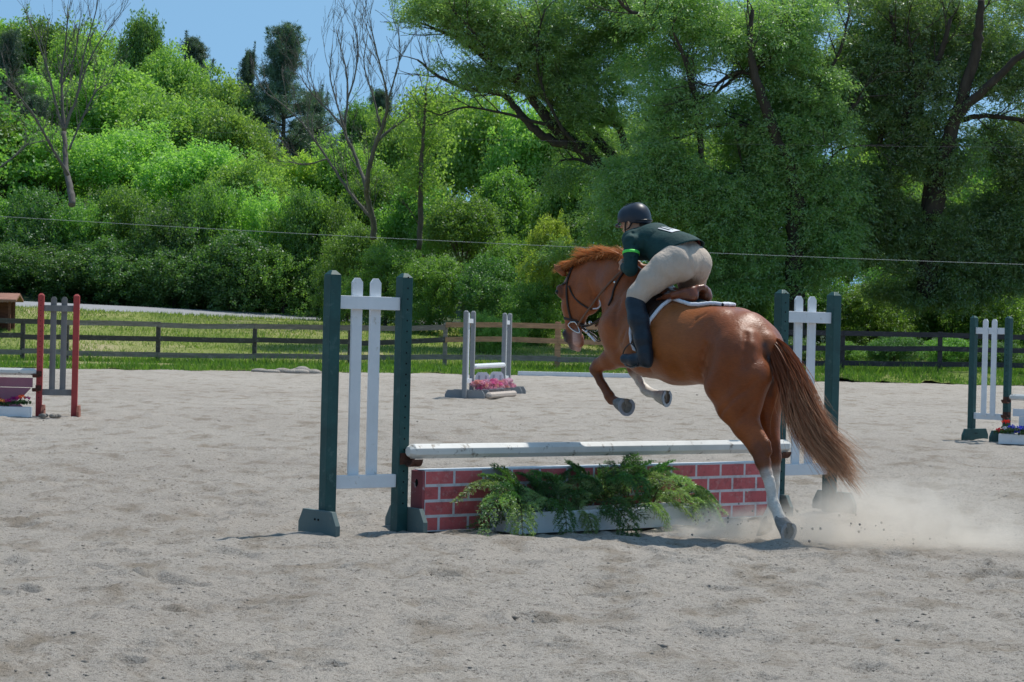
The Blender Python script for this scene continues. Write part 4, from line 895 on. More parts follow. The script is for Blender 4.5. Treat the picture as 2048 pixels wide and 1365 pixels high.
def bough(rg, L, droop, tone):
    """flat spruce spray: stem, side twigs, needles"""
    st = spline([(0, 0, 0), (L * .35, 0, L * .12), (L * .7, 0, L * (.12 - droop * .3)), (L, 0, L * (.05 - droop))], 16); mb = MB(); mb.tube(st, np.linspace(.006, .0015, 16), 5); curves = [(st, .03)]
    for i in range(3, 15):
        for sg in (1, -1):
            l = L * .42 * (1 - i / 17) * rg.uniform(.7, 1.15) + .03; t_ = unit(st[min(i + 1, 15)] - st[i - 1]); d = unit(t_ * .7 + np.array([0, sg, 0]) * rg.uniform(.6, 1.0) + [0, 0, rg.uniform(-.1, .2)])
            c = spline([st[i], st[i] + d * l * .5, st[i] + d * l + [0, 0, -droop * l * .6]], 7); mb.tube(c, np.linspace(.0025, .001, 7), 4); curves.append((c, .022))
            if l > .1:
                for q in (2, 3, 4):
                    for s2 in (1, -1):
                        d2 = unit(d * .7 + np.array([t_[0], 0, t_[2]]) * s2 * .8 + rg.normal(size=3) * .1); l2 = l * .38 * (1 - q / 8); c2 = np.array([c[q], c[q] + d2 * l2 * .5, c[q] + d2 * l2 + [0, 0, -droop * l2 * .4]]); curves.append((c2, .018))
    Vn = []; T = []
    for c, nl in curves:
        ln = np.linalg.norm(np.diff(c, axis=0), axis=1).sum(); k = int(ln / .0032) + 3; s = rg.random(k) * (len(c) - 1.001); i0 = s.astype(int); f = (s - i0)[:, None]; b = c[i0] * (1 - f) + c[i0 + 1] * f; tg = np.array([unit(c[i + 1] - c[i]) for i in i0])
        r_ = rg.normal(size=(k, 3)); r_ -= tg * (r_ * tg).sum(1)[:, None]; r_ /= np.linalg.norm(r_, axis=1)[:, None]; dr_ = tg * .65 + r_ * .75; e = b + dr_ * (nl * rg.uniform(.7, 1.15, k))[:, None]
        w_ = np.cross(dr_, rg.normal(size=(k, 3))); w_ /= np.linalg.norm(w_, axis=1)[:, None]; w_ *= .0026; Vn.append(np.stack([b - w_, b + w_, e + w_ * .4, e - w_ * .4], 1)); T.append(np.repeat(np.clip(tone + .3 * rg.random(k) + .35 * (s / len(c)), 0, 1), 4))
    Vn = np.concatenate(Vn).reshape(-1, 3); T = np.concatenate(T)[:, None] * np.ones(3)
    return mesh_np('needles', Vn, np.arange(len(Vn)).reshape(-1, 4), M['needle'] if tone < .5 else M['needlesoft'], False, cols=T), mb.mesh('stem', M['twig'])
if QUICK != 'bg':
    rg = np.random.default_rng(77); protos = [bough(rg, L, dr_, tn) for L, dr_, tn in ((.55, .35, .05), (.48, .6, .5), (.42, .15, .3), (.6, .7, .2), (.5, .9, .6))]
    spots = []   # along, front/back, z, yaw (0 = along the jump), pitch, roll, proto, scale
    for i in range(44):
        a = b0 + .05 + (b1 - b0 - .1) * ((i + .5) / 44) + rg.normal() * .03; spots.append((a, rg.uniform(.22, .42), rg.uniform(.1, .24), rg.uniform(-pi, pi), rg.uniform(-.8, .1), rg.uniform(-.9, .9), int(rg.integers(0, 5)), rg.uniform(.5, .78)))
    # sprays reaching out of the heap: left cascade, upright middle, right cascade
    SHIFT = -.25
    for a, nn, z_, yaw, pit, pr, sc_ in ((1.12, .3, .16, 2.9, -.75, 2, .95), (1.0, .3, .22, 3.1, -.5, 1, .85), (.98, .36, .2, -2.7, -.1, 1, .9), (1.05, .42, .14, -2.3, .0, 4, .95), (1.25, .4, .2, -1.7, .2, 3, .8), (1.35, .2, .2, 2.6, -1.0, 0, .6), (1.55, .2, .2, .5, -1.1, 0, .55), (1.7, .45, .2, -1.5, .3, 3, .85), (1.85, .2, .22, 2.5, -1.1, 2, .7), (2.05, .22, .2, 1.0, -1.2, 0, .6), (2.2, .2, .22, .4, -1.25, 2, .8), (2.3, .3, .2, .2, -.8, 0, .75), (2.35, .3, .2, .2, -.9, 2, .9), (2.4, .3, .2, -.1, -.6, 4, .95), (2.5, .36, .18, -.5, -.3, 1, .85), (2.55, .42, .16, -.9, .0, 4, .8), (1.75, .25, .18, 1.8, -1.2, 2, .8), (1.95, .25, .15, .9, -1.25, 2, .75), (1.15, .25, .2, 2.4, -1.0, 2, .8), (1.4, .25, .15, 2.0, -1.1, 2, .7), (2.15, .3, .18, .2, -1.15, 0, .7), (2.25, .28, .2, 1.2, -1.25, 2, .85), (2.6, .44, .14, -1.4, .3, 3, .75), (1.5, .46, .12, -1.6, .35, 4, .7), (2.0, .4, .26, -1.9, -.4, 3, .8), (1.45, .3, .26, -2.8, -.5, 2, .9), (2.1, .46, .16, -1.2, .2, 1, .7), (1.9, .3, .2, 3.0, -.8, 0, .6)):
        spots.append((a + SHIFT, nn, z_, yaw, pit, rg.uniform(-.4, .4), pr, sc_))
    names_ = ['low dark', 'pale drooping', 'short upright', 'long trailing', 'soft hanging']
    for i, (a, nn, z_, yaw, pit, rl, pr, sc_) in enumerate(spots):
        p_ = J(a, nn, z_); o = empty('spruce_bough', p_, 0, label='cut spruce bough heaped in the white planter before the brick wall', cat='spruce bough', group='cut spruce boughs in the planter')
        o.rotation_euler = Matrix.Rotation(math.atan2(jd[1], jd[0]) + yaw, 3, 'Z').to_euler() if False else (Matrix.Rotation(math.atan2(jd[1], jd[0]) + yaw, 3, 'Z') @ Matrix.Rotation(pit, 3, 'Y') @ Matrix.Rotation(rl, 3, 'X')).to_euler(); o.scale = (sc_,) * 3
        link('needles', protos[pr][0], o); link('stem', protos[pr][1], o)

# --- red fence at the far left
A0 = G(77, 843); A1 = G(145, 845); W0 = 33.0 / A0[1]; A0 = P(77, 843, 33.0); A0[2] = 0
wing(A0, (.98, .1), None, 'faded red jump standard with grey pickets at the left edge', M['red'], M['greywood'], M['terracotta'], width=.52, footside=(1, 1), cups=((.63, 0), (.42, 0)), footL=.32)
pole(A0 + [-2.6, -.35, .66], A0 + [-.03, -.1, .66], .055, M['polewhite'], 'white pole resting on the faded red standard')
pl = empty('jump_gate', A0 + [-2.6, 0, 0], 0, label='faded mauve panel with diamond cut-outs hanging under the left pole', cat='jump gate'); mb = MB()
mb.box((1.27, -.10, .50), (2.5, .03, .14)); mb.build('plank', M['purple'], pl, bevel=.003)
mb = MB()
for k in range(5):
    x0 = 2.50 - .62 - k * .62
    mb.prism((x0, -.10, 0), (1, 0, 0), (0, 0, 1), (0, -1, 0), [(.02, .42), (.62, .42), (.51, .30), (.41, .22), (.51, .14), (.62, .02), (.02, .02), (.13, .14), (.23, .22), (.13, .30)], -.012, .012)
mb.build('cut_out_board', M['purple'], pl, bevel=.002)
def petals(mb_c, cols, n, r, seed, flat=.7):
    """ragged blossoms: many small petals round centres"""
    rg = np.random.default_rng(seed); V = []; C = []
    for c, col in zip(mb_c, cols):
        k = n; d = rg.normal(size=(k, 3)); d /= np.linalg.norm(d, axis=1)[:, None]; d[:, 2] = np.abs(d[:, 2]) * flat - .1; ctr = np.asarray(c) + d * r * rg.uniform(.35, 1, (k, 1)); s = np.cross(d, rg.normal(size=(k, 3))); s /= np.linalg.norm(s, axis=1)[:, None]; t = np.cross(d, s) + d * .5; w_ = r * .34
        V.append(np.stack([ctr, ctr + s * w_ * .6 + t * w_ * .5, ctr + t * w_ * 1.2, ctr - s * w_ * .6 + t * w_ * .5], 1).reshape(-1, 3)); C.append(np.repeat(np.clip(np.array(col)[None] * rg.uniform(.65, 1.25, (k, 1)), 0, .9), 4, 0))
    V = np.concatenate(V); return V, np.arange(len(V)).reshape(-1, 4), np.concatenate(C)
def petal_mat():
    m, n, p = nodes('petals'); a = N(n, 'ShaderNodeAttribute', attribute_name='Col'); n.links.new(a.outputs[0], p.inputs['Base Color']); p.inputs['Roughness'].default_value = .8
    tr = N(n, 'ShaderNodeBsdfTranslucent'); n.links.new(a.outputs[0], tr.inputs[0]); mx = N(n, 'ShaderNodeMixShader', i0=.35); n.links.new(p.outputs[0], mx.inputs[1]); n.links.new(tr.outputs[0], mx.inputs[2]); n.links.new(mx.outputs[0], n.nodes['Material Output'].inputs[0]); return m
M['petal'] = petal_mat()
def bunch(pos, label, cat, specs, r, seed, group=None, n=46):
    o = empty('flowers', pos, 0, label=label, cat=cat, group=group); V, Fc, C = petals([s[0] for s in specs], [s[1] for s in specs], n, r, seed); link('blossoms', mesh_np('blossoms', V, Fc, M['petal'], False, cols=C), o)
    rg = np.random.default_rng(seed); ctr = [(s[0][0] + rg.normal() * .03, s[0][1] + rg.normal() * .03, s[0][2] * .55) for s in specs for _ in (0, 1)]; V, Fc, C = petals(ctr, [(.04, .09, .025)] * len(ctr), 34, r * 1.15, seed + 1); link('foliage', mesh_np('foliage', V, Fc, M['petal'], False, cols=C), o); return o
fb = empty('planter', A0 + [-1.4, -.45, 0], 0, label='low white planter box under the mauve panel at the left edge', cat='planter')
for nm, c_, s_ in (('front_board', (.68, -.09, .075), (1.4, .02, .15)), ('back_board', (.68, .09, .075), (1.4, .02, .15)), ('end_board', (1.37, 0, .075), (.02, .158, .148)), ('end_board', (-.01, 0, .075), (.02, .158, .148)), ('bottom_board', (.68, 0, .02), (1.34, .15, .02))): MB().box(c_, s_).build(nm, M['white'], fb, bevel=.002)
rr = np.random.default_rng(3)
bunch(A0 + [-.42, -.45, .12], 'magenta and orange flowers in the planter at the left edge', 'flowers', [((-.22 + .07 * i, rr.normal() * .03, .1 + rr.random() * .08), ((.62, .03, .2), (.7, .12, .03), (.5, .02, .22), (.75, .25, .05), (.62, .04, .25), (.35, .02, .2))[i % 6]) for i in range(9)], .06, 4)
bunch(A0 + [-.95, -.45, .12], 'pale pink and mauve flowers cut by the left edge of the photo', 'flowers', [((-.22 + .08 * i, rr.normal() * .03, .1 + rr.random() * .05), ((.6, .3, .35), (.3, .05, .2), (.6, .08, .25))[i % 3]) for i in range(7)], .06, 6)
sc_ = P(105, 841, 32.6); mb = MB(); rr = np.random.default_rng(8)
for i in range(9): mb.ball((rr.normal() * .07, rr.normal() * .05, .025), (.035 + rr.random() * .03, .03, .025 + rr.random() * .02), seg=7, ring=5)
tag(mb.build('muck_pile', M['clod'], None, loc=(sc_[0], sc_[1], 0)), 'small dark muck clod between the feet of the red standard', 'clod')

# --- dark green fence at the far right
B0 = P(2012, 886, 32.2); B0[2] = 0; bd = unit(np.array([.68, -.73, 0]))
wing(B0, -bd, None, 'dark green jump standard with white pickets at the right edge', M['green'], M['white'], M['green'], holes=True, picketfront=True, footside=(1, -1), cups=((.62, 0), (.4, 0)), footL=.62)
pole(B0 + [.02, -.1, .66], B0 + np.array([2.6, -2.2, .66]), .05, M['polewhite'], 'scuffed white pole resting on the right edge standard')
pr_ = empty('jump_gate', B0 + [.03, -.1, 0], math.atan2(bd[1], bd[0]), label='white plank with a white slat board below it at the right edge', cat='jump gate')
MB().box((1.3, 0, .44), (2.5, .03, .11)).build('plank', M['white'], pr_, bevel=.003)
for k in range(6): MB().box((.22 + k * .42, .0, .215), (.13, .022, .335)).build('slat', M['white'], pr_, bevel=.002)
fr = empty('planter', P(2000, 886, 31.7) * [1, 1, 0], -.25, label='low white planter box at the right edge of the photo', cat='planter')
for nm, c_, s_ in (('front_board', (.78, -.1, .07), (1.6, .02, .14)), ('back_board', (.78, .1, .07), (1.6, .02, .14)), ('end_board', (-.0, 0, .07), (.02, .178, .138)), ('bottom_board', (.78, 0, .02), (1.54, .17, .02))): MB().box(c_, s_).build(nm, M['white'], fr, bevel=.002)
q = P(2011, 872, 31.7); q[2] = .14
bunch(q, 'red and white flowers at the left end of the right planter', 'flowers', [((0, -.01, .17), (.75, .04, .02)), ((-.01, -.05, .07), (.75, .75, .78)), ((-.08, 0, .05), (.6, .03, .05)), ((.07, .0, .05), (.6, .03, .04)), ((.1, 0, .09), (.7, .7, .75))], .062, 12)
q = P(2038, 872, 31.6); q[2] = .14
bunch(q, 'blue and white flowers in the right planter', 'flowers', [((-.1, 0, .1), (.05, .07, .55)), ((0, -.04, .09), (.06, .08, .6)), ((-.03, -.05, .03), (.06, .07, .5)), ((.08, 0, .03), (.7, .7, .8)), ((.1, 0, .1), (.05, .06, .5))], .062, 14)

# --- grey fence in the distance
D0 = P(943, 790, 47.3); D0[2] = 0; D1 = P(1006, 780, 50.6); D1[2] = 0; dd = unit(D1 - D0)
wing(D0, -dd, None, 'grey jump standard seen edge on left of the pink flowers', M['greypaint'], M['white'], M['greypaint'], width=.72, footL=.86, holes=False, ht=1.85, footside=(1, -1), grp='grey standards of the far fence', ps=.092)
wing(D1, dd, None, 'grey jump standard seen edge on right of the pink flowers', M['greypaint'], M['white'], M['greypaint'], width=.6, footL=.86, holes=False, ht=1.85, footside=(1, -1), grp='grey standards of the far fence', ps=.092)
pole(D0 + [.03, .05, .66], D1 + [.0, -.05, .66], .06, M['white'], 'short white pole above the panels with painted hands')
pole(P(976, 793, 46.6) * [1, 1, 0] + [0, 0, .07], P(1029, 784, 48.6) * [1, 1, 0] + [0, 0, .07], .07, mat('pale_bare_wood', (.5, .42, .36), .8, .15, 12, .002), 'thick pale wooden ground pole before the pink flower pots')
M['print'] = mat('brown_handprint_paint', (.20, .085, .07), .8, .15, 20); M['printdark'] = mat('dark_print_paint', (.06, .06, .10), .8, .1, 20); M['crate'] = mat('pale_slatted_pot', (.42, .4, .35), .8, .2, 15)
dn = np.array([dd[1], -dd[0], 0]); ex = unit(np.array([.93, -.2, 0]) * 0 + np.array([1, .32, 0])); 
def handshape(k):
    o = [(-.034, -.07), (.034, -.07), (.046, -.02)]
    return o
for pi_, (px, py, Y) in enumerate(((964, 776, 48.0), (993, 774, 49.1))):
    b = P(px, py, Y); b[2] = 0; R_ = empty('painted_screen', b, math.atan2(ex[1], ex[0]), label=('left' if pi_ == 0 else 'right') + ' white arched panel with two brown painted hands behind the pink flowers', cat='screen'); W2 = .165
    MB().prism((0, 0, 0), (1, 0, 0), (0, 0, 1), (0, -1, 0), [(-W2, .02), (W2, .02), (W2, .40), (W2 - .02, .48), (W2 - .07, .53), (-W2 + .07, .53), (-W2 + .02, .48), (-W2, .40)], 0, .02).build('board', M['white'], R_, bevel=.002)
    for hx in (-.078, .078):
        mb = MB(); y_ = -.0235; mb.prism((hx, y_, .23), (1, 0, 0), (0, 0, 1), (0, -1, 0), [(-.024, -.05), (.024, -.05), (.034, 0), (.03, .03), (-.03, .03), (-.034, 0)], 0, .0015)
        for fx, ang, l in ((-.036, .95, .06), (-.026, .28, .085), (-.009, .06, .10), (.009, -.06, .10), (.026, -.28, .085), (.036, -.95, .06)):
            d = np.array([-sin(ang), 0, cos(ang)]); s = np.array([cos(ang), 0, sin(ang)]); c = np.array([hx + fx, y_ - .003, .25 if abs(ang) < .9 else .225]); mb.add([c - s * .008, c + s * .008, c + s * .006 + d * l, c - s * .006 + d * l], [(0, 1, 2, 3)])
        mb.build('painted_hand', M['print'], R_); mb = MB()
        for fx in (-.012, .012): mb.box((hx + fx, y_, .40), (.007, .0015, .12))
        mb.build('painted_stripe', M['printdark'], R_)
rr = np.random.default_rng(19)
for k in range(6):
    b = P(957 + k * 11.6, 790 - k * 1.7, 47.2 + k * .42); b[2] = 0; o = empty('flower_pot', b, 0, label='slatted pot of pink flowers in the row before the hand panels', cat='flower pot', group='pots of pink flowers in a row')
    mb = MB(); mb.tube([(0, 0, .0), (0, 0, .15)], [.055, .07], 10)
    for j in range(9): t = j * 2 * pi / 9; mb.box((.068 * cos(t), .068 * sin(t), .075), (.012, .028, .15), ((cos(t), sin(t), 0), (-sin(t), cos(t), 0), (0, 0, 1)))
    mb.build('pot', M['crate'], o)
    sp = [((rr.normal() * .06, rr.normal() * .05, .2 + rr.random() * .13), ((.85, .38, .5), (.88, .52, .6), (.8, .18, .38), (.88, .42, .36), (.88, .62, .7))[rr.integers(0, 5)]) for _ in range(9)]
    V, Fc, C = petals([s[0] for s in sp], [s[1] for s in sp], 120, .10, 40 + k); link('blossoms', mesh_np('blossoms', V, Fc, M['petal'], False, cols=C), o)
# white rail on the ground
g0 = P(1036, 749, 72.0); g1 = P(1262, 752, 72.6); g0[2] = g1[2] = .07; gd = unit(g1 - g0)
mb = MB(); mb.box((g0 + g1) / 2 * [1, 1, 0] * 0 + [0, 0, .07], (np.linalg.norm(g1 - g0), .12, .14), (gd, np.cross([0, 0, 1], gd), (0, 0, 1)))
tag(mb.build('ground_rail', M['white'], None, bevel=.01, loc=((g0 + g1) / 2) * [1, 1, 0]), 'long white rail lying along the far edge of the arena', 'rail')
# sand heap at the far edge
pb = P(598, 746, 67.5); mb = MB(); rr = np.random.default_rng(2)
for i in range(14): mb.ball((rr.normal() * .5, rr.normal() * .15, .03), (.28, .2, .06 + .16 * math.exp(-abs(i - 7) * .3) * rr.random()), seg=12, ring=8)
tag(mb.build('sand_heap', M['sand'], None, loc=(pb[0], pb[1], 0)), 'low heap of loose sand at the far edge beside the green standard', 'sand heap')

# ================================================================== board fence
def wood(name, a, b, sc=14):
    return mat(name, a, .9, .3, sc, .004, dirt=(b, 5, .57), stretch=(.15, 1, 1))
M['fdark'] = wood('black_weathered_board', (.085, .075, .068), (.17, .155, .14)); M['fgrey'] = wood('grey_weathered_board', (.25, .215, .185), (.34, .30, .26)); M['fnew'] = wood('new_brown_board', (.47, .255, .145), (.36, .19, .11)); M['ffade'] = wood('faded_brown_board', (.26, .21, .18), (.2, .17, .15)); M['fright'] = wood('dark_board', (.045, .043, .05), (.10, .095, .1))
FE = empty('board_fence', (0, fenceY(0), 0), 0, label='three rail board fence running across the far side of the arena', cat='fence'); fo = np.array([0, float(fenceY(0)), 0])
ppx = [-150, 45, 133, 316, 509, 700, 890, 1115, 1305, 1495, 1685, 1880, 2075, 2270]; pts = []
for px in ppx:
    d = ray(px, 700); Y = 76.0
    for _ in range(6): Y = float(fenceY(d[0] / d[1] * Y))
    x = d[0] / d[1] * Y; pts.append(np.array([x, Y, float(terrain(x, Y))]))
rr = np.random.default_rng(12)
for i, (px, p) in enumerate(zip(ppx, pts)):
    new = px == 1115; h = 1.62 if new else (1.5 if px == 890 else 1.43); w_ = .20 if new else .15
    m_ = M['fnew'] if new else M['fright'] if px > 1400 else M['fgrey'] if px in (890,) else M['fdark']; mb = MB()
    mb.box(p - fo + [0, .0, h / 2 - .1], (w_, .13, h + .2), ((1, 0, 0), (0, 1, 0), (0, 0, 1))); mb.build('post', m_, FE, bevel=.012)
for i in range(len(pts) - 1):
    a, b = pts[i] - fo, pts[i + 1] - fo; px = ppx[i]
    for k, zr in enumerate((1.33, .84, .30)):
        new = px in (890, 1115) and k < 2; z0 = zr + (.06 if px >= 890 and px < 1400 else 0) + rr.normal() * .015; z1 = zr + (.06 if ppx[i + 1] >= 890 and ppx[i + 1] < 1400 else 0) + rr.normal() * .015
        if new: z0 = z1 = zr + (.14 if k == 0 else .12)
        if px == 700 and k == 1: z0 -= .06; z1 += .05
        m_ = M['fnew'] if new else (M['ffade'] if (k == 0 and px in (509, 700)) else M['fgrey'] if (k != 1 and 133 <= px < 1400) or (k == 2 and px < 1400) else M['fright'] if px >= 1300 else M['fdark'])
        sag = rr.normal() * .02; o = np.array([0, -.085, 0]); c = spline([a + o + [0, 0, z0], (a + b) / 2 + o + [0, 0, (z0 + z1) / 2 + sag], b + o + [0, 0, z1]], 7); V = []; th, hh = .018, .088
        c[0] += unit(a - b) * (-.004); c[-1] += unit(b - a) * (-.004)
        for q in c: V += [q + [0, -th, -hh], q + [0, -th, hh], q + [0, th, hh], q + [0, th, -hh]]
        Fc = [(0, 1, 2, 3), (27, 26, 25, 24)] + [(j * 4 + s, j * 4 + 4 + s, j * 4 + 4 + (s + 1) % 4, j * 4 + (s + 1) % 4) for j in range(6) for s in range(4)]
        ob = MB().add(V, Fc).build('rail', m_, FE)
        if new: ob['label'] = 'newer brown rail'
# small brown shelter on the left
kp = P(2, 634, 92.0); kz = float(terrain(kp[0], kp[1])); M['shed'] = wood('red_brown_shed_board', (.19, .075, .045), (.12, .05, .035)); M['shroof'] = wood('red_brown_shingles', (.34, .17, .12), (.24, .12, .09))
K_ = empty('wooden_shelter', (kp[0] - .2, kp[1], kz), 0, label='small brown wooden shelter with a sloping roof at the left edge', cat='shelter')
for x_ in (-.95, -.2, .62):
    for y_ in (-.3, .5): MB().box((x_, y_, .55), (.1, .1, 1.5)).build('post', M['shed'], K_)
MB().box((-.17, .56, .55), (1.6, .03, 1.3)).build('wall', M['shed'], K_); MB().box((-.17, .1, .45), (1.46, .7, .04)).build('shelf', M['shed'], K_)
MB().prism((-1.25, 0, 1.3), (0, 1, 0), (0, 0, 1), (1, 0, 0), [(-.6, -.1), (-.6, .0), (.1, .27), (.8, .0), (.8, -.1), (.1, .17)], 0, 2.2).build('roof', M['shroof'], K_, bevel=.01)
# overhead lines
M['wire'] = mat('pale_rope_wire', (.36, .38, .40), .6, .05, 3); M['wire2'] = mat('dark_wire', (.16, .17, .18), .6, .05, 3)
for (a, b, r, m_, lab) in (((-300, 414, 86.0), (2400, 540, 84.0), .0085, M['wire'], 'thick pale wire crossing the whole picture behind the rider'), ((-300, 240, 88.0), (2400, 297, 88.0), .003, M['wire2'], 'thin grey wire crossing high in front of the trees')):
    A, B = P(*a), P(*b); t = np.linspace(0, 1, 60)[:, None]; c = A * (1 - t) + B * t; c[:, 2] -= (4 * t * (1 - t) * .25)[:, 0]; tag(MB().tube(c - c[0], r, 5).build('overhead_wire', m_, None, loc=c[0]), lab, 'wire')

# ================================================================== dust kicked up by the hind feet
def dust(name, label, lo, hi, blobs, dens, seed, sc=3.2):
    lo = np.array(lo); hi = np.array(hi); c = (lo + hi) / 2; m = bpy.data.materials.new(name + '_air'); m.use_nodes = True; n = m.node_tree; n.nodes.clear(); tc = N(n, 'ShaderNodeTexCoord'); tot = None
    nz = N(n, 'ShaderNodeTexNoise'); nz.inputs['Scale'].default_value = sc; nz.inputs['Detail'].default_value = 5; nz.inputs['Roughness'].default_value = .6; nz.inputs['Distortion'].default_value = .6
    mp0 = N(n, 'ShaderNodeMapping'); mp0.inputs['Location'].default_value = (seed, 0, 0); n.links.new(tc.outputs['Object'], mp0.inputs[0]); n.links.new(mp0.outputs[0], nz.inputs['Vector'])
    for ctr, rad, w_ in blobs:
        v = N(n, 'ShaderNodeVectorMath', operation='SUBTRACT'); n.links.new(tc.outputs['Object'], v.inputs[0]); v.inputs[1].default_value = tuple(np.array(ctr) - c)
        v2 = N(n, 'ShaderNodeVectorMath', operation='DIVIDE'); n.links.new(v.outputs[0], v2.inputs[0]); v2.inputs[1].default_value = rad
        l = N(n, 'ShaderNodeVectorMath', operation='LENGTH'); n.links.new(v2.outputs[0], l.inputs[0]); f = math_(n, 'SUBTRACT', 1.0, l.outputs['Value'], True); f = math_(n, 'MULTIPLY', f, w_)
        tot = f if tot is None else math_(n, 'ADD', tot, f)
    k = math_(n, 'MULTIPLY', math_(n, 'SUBTRACT', nz.outputs[0], .36, True), 3.6); d = math_(n, 'MULTIPLY', math_(n, 'MULTIPLY', tot, k), dens)
    pv = N(n, 'ShaderNodeVolumePrincipled'); pv.inputs['Color'].default_value = (.975, .915, .83, 1); pv.inputs['Anisotropy'].default_value = .25; n.links.new(d, pv.inputs['Density']); o = N(n, 'ShaderNodeOutputMaterial'); n.links.new(pv.outputs[0], o.inputs['Volume'])
    ob = MB().box((0, 0, 0), hi - lo).build(name, m, None, loc=c); return tag(ob, label, 'dust', kind='stuff')
rr = np.random.default_rng(91); mb = MB()
for i in range(30):
    t = rr.random() ** 1.5; c = np.array([2.0, 15.55, .02]) + np.array([t * 1.3 - .15, rr.normal() * .25, abs(rr.normal()) * .16 * (1 - t) + .02]); mb.ball(c, .004 + .007 * rr.random(), seg=5, ring=4)
for i in range(25): c = np.array([1.48, 15.7, .03]) + np.array([rr.normal() * .12, rr.normal() * .15, abs(rr.normal()) * .13]); mb.ball(c, .004 + .006 * rr.random(), seg=5, ring=4)
tag(mb.build('flying_grit', M['clod'], None), 'thrown sand grit flying round the horse hind hooves', 'grit', kind='stuff')
if QUICK != 'nodust':
    dust('dust_cloud', 'pale dust cloud drifting right from the horse hind hooves', (1.55, 14.3, .01), (4.6, 17.2, .85),
         [((2.15, 15.6, .08), (.45, .5, .26), 1.8), ((2.6, 15.7, .14), (.75, .7, .36), 1.2), ((3.05, 15.7, .18), (.8, .7, .44), .55), ((3.5, 15.4, .05), (1.0, .7, .24), .7), ((2.75, 15.3, .03), (1.0, .5, .18), 1.1)], 3.1, 2.0, 4.2)
    dust('dust_puff', 'small sandy spray under the horse beside the planter end', (1.0, 15.2, .01), (2.05, 16.4, .5),
         [((1.5, 15.75, .06), (.24, .3, .22), 1.5), ((1.74, 15.7, .08), (.24, .3, .2), 1.2), ((1.3, 15.8, .03), (.25, .3, .12), .9)], 8, 9.0, 7)
# ================================================================== trees and shrubs
M['bark'] = mat('grey_brown_bark', (.12, .10, .08), .95, .4, 6, .03, stretch=(1, 1, .25))
M['barkdark'] = mat('dark_willow_bark', (.055, .045, .036), .95, .4, 4, .04, stretch=(1, 1, .25))
M['barkgrey'] = mat('bare_grey_bark', (.15, .135, .12), .95, .35, 6, .02, stretch=(1, 1, .25))
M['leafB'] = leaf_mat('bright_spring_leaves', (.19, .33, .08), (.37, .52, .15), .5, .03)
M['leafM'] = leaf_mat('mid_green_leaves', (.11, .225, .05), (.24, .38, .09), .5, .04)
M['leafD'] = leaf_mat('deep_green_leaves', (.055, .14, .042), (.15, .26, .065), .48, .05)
M['leafY'] = leaf_mat('yellow_green_leaves', (.27, .36, .07), (.44, .50, .13), .5, .03)
M['leafW'] = leaf_mat('willow_leaves', (.13, .255, .08), (.31, .44, .16), .52, .09)
M['leafV'] = leaf_mat('light_willow_leaves', (.15, .28, .085), (.34, .47, .17), .52, .08)
M['leafP'] = leaf_mat('pine_needles', (.06, .115, .085), (.17, .24, .14), .25, .06)
def leaves(Cn, Sz, per, L, Wd, rg, up=.5, droop=0, out=None, outw=.5):
    """per leaves round each clump centre"""
    n = len(Cn) * per; c = np.repeat(Cn, per, 0); s = np.repeat(Sz, per)[:, None]
    o = rg.normal(size=(n, 3)); o /= np.linalg.norm(o, axis=1)[:, None]; rad = rg.random((n, 1)) ** .45; p = c + o * rad * s
    nr = rg.normal(size=(n, 3)) * 1.0 + o * .5 + [0, 0, up]
    if out is not None: nr += np.repeat(out, per, 0) * outw
    nr /= np.linalg.norm(nr, axis=1)[:, None]; t = np.cross(nr, rg.normal(size=(n, 3))); t[:, 2] -= droop; t /= np.linalg.norm(t, axis=1)[:, None]; w_ = np.cross(nr, t)
    l = L * rg.uniform(.6, 1.3, (n, 1)); ww = Wd * rg.uniform(.7, 1.2, (n, 1)) * .5
    V = np.stack([p, p + t * l * .45 + w_ * ww, p + t * l, p + t * l * .45 - w_ * ww], 1).reshape(-1, 3)
    tone = np.repeat(np.clip(np.repeat(rg.random(len(Cn)) * .7, per) + rg.random(n) * .35, 0, 1), 4); return V, tone
def crown(lobes, nclump, per, L, Wd, m, seed, csz=.42, up=.5, droop=0, inner=.55, under=False):
    rg = np.random.default_rng(seed); lob = np.array(lobes, float); A = (lob[:, 3] * lob[:, 5]) ** 1.0; k = rg.choice(len(lob), nclump, p=A / A.sum())
    d = rg.normal(size=(nclump, 3)); d /= np.linalg.norm(d, axis=1)[:, None]; d[:, 2] = d[:, 2] if under else np.where(d[:, 2] < -.3, -d[:, 2] * .6, d[:, 2]); r = inner + (1 - inner) * rg.random((nclump, 1)) ** .6; r *= 1 + .16 * rg.normal(size=(nclump, 1)); r += (rg.random((nclump, 1)) < .13) * rg.exponential(.22, (nclump, 1))
    Cn = lob[k, :3] + d * r * lob[k, 3:]; V, t = leaves(Cn, csz * (.6 + .8 * rg.random(nclump)), per, L, Wd, rg, up, droop, d)
    return mesh_np('crown', V, np.arange(len(V)).reshape(-1, 4), m, False, cols=t[:, None] * np.ones(3))
def sublobes(rg, c, R3, n, f0=.34, f1=.55):
    out = [(*c, R3[0] * .6, R3[1] * .6, R3[2] * .62)]
    for _ in range(n):
        d = rg.normal(size=3); d /= np.linalg.norm(d); d[2] = abs(d[2]) if rg.random() < .7 else d[2]; f = rg.uniform(f0, f1); q = np.array(c) + d * np.array(R3) * (1 - f * .75); r = f * min(R3[0], R3[2]) ; out.append((*q, r * rg.uniform(.85, 1.2), r, r * rg.uniform(.75, 1.1)))
    return out
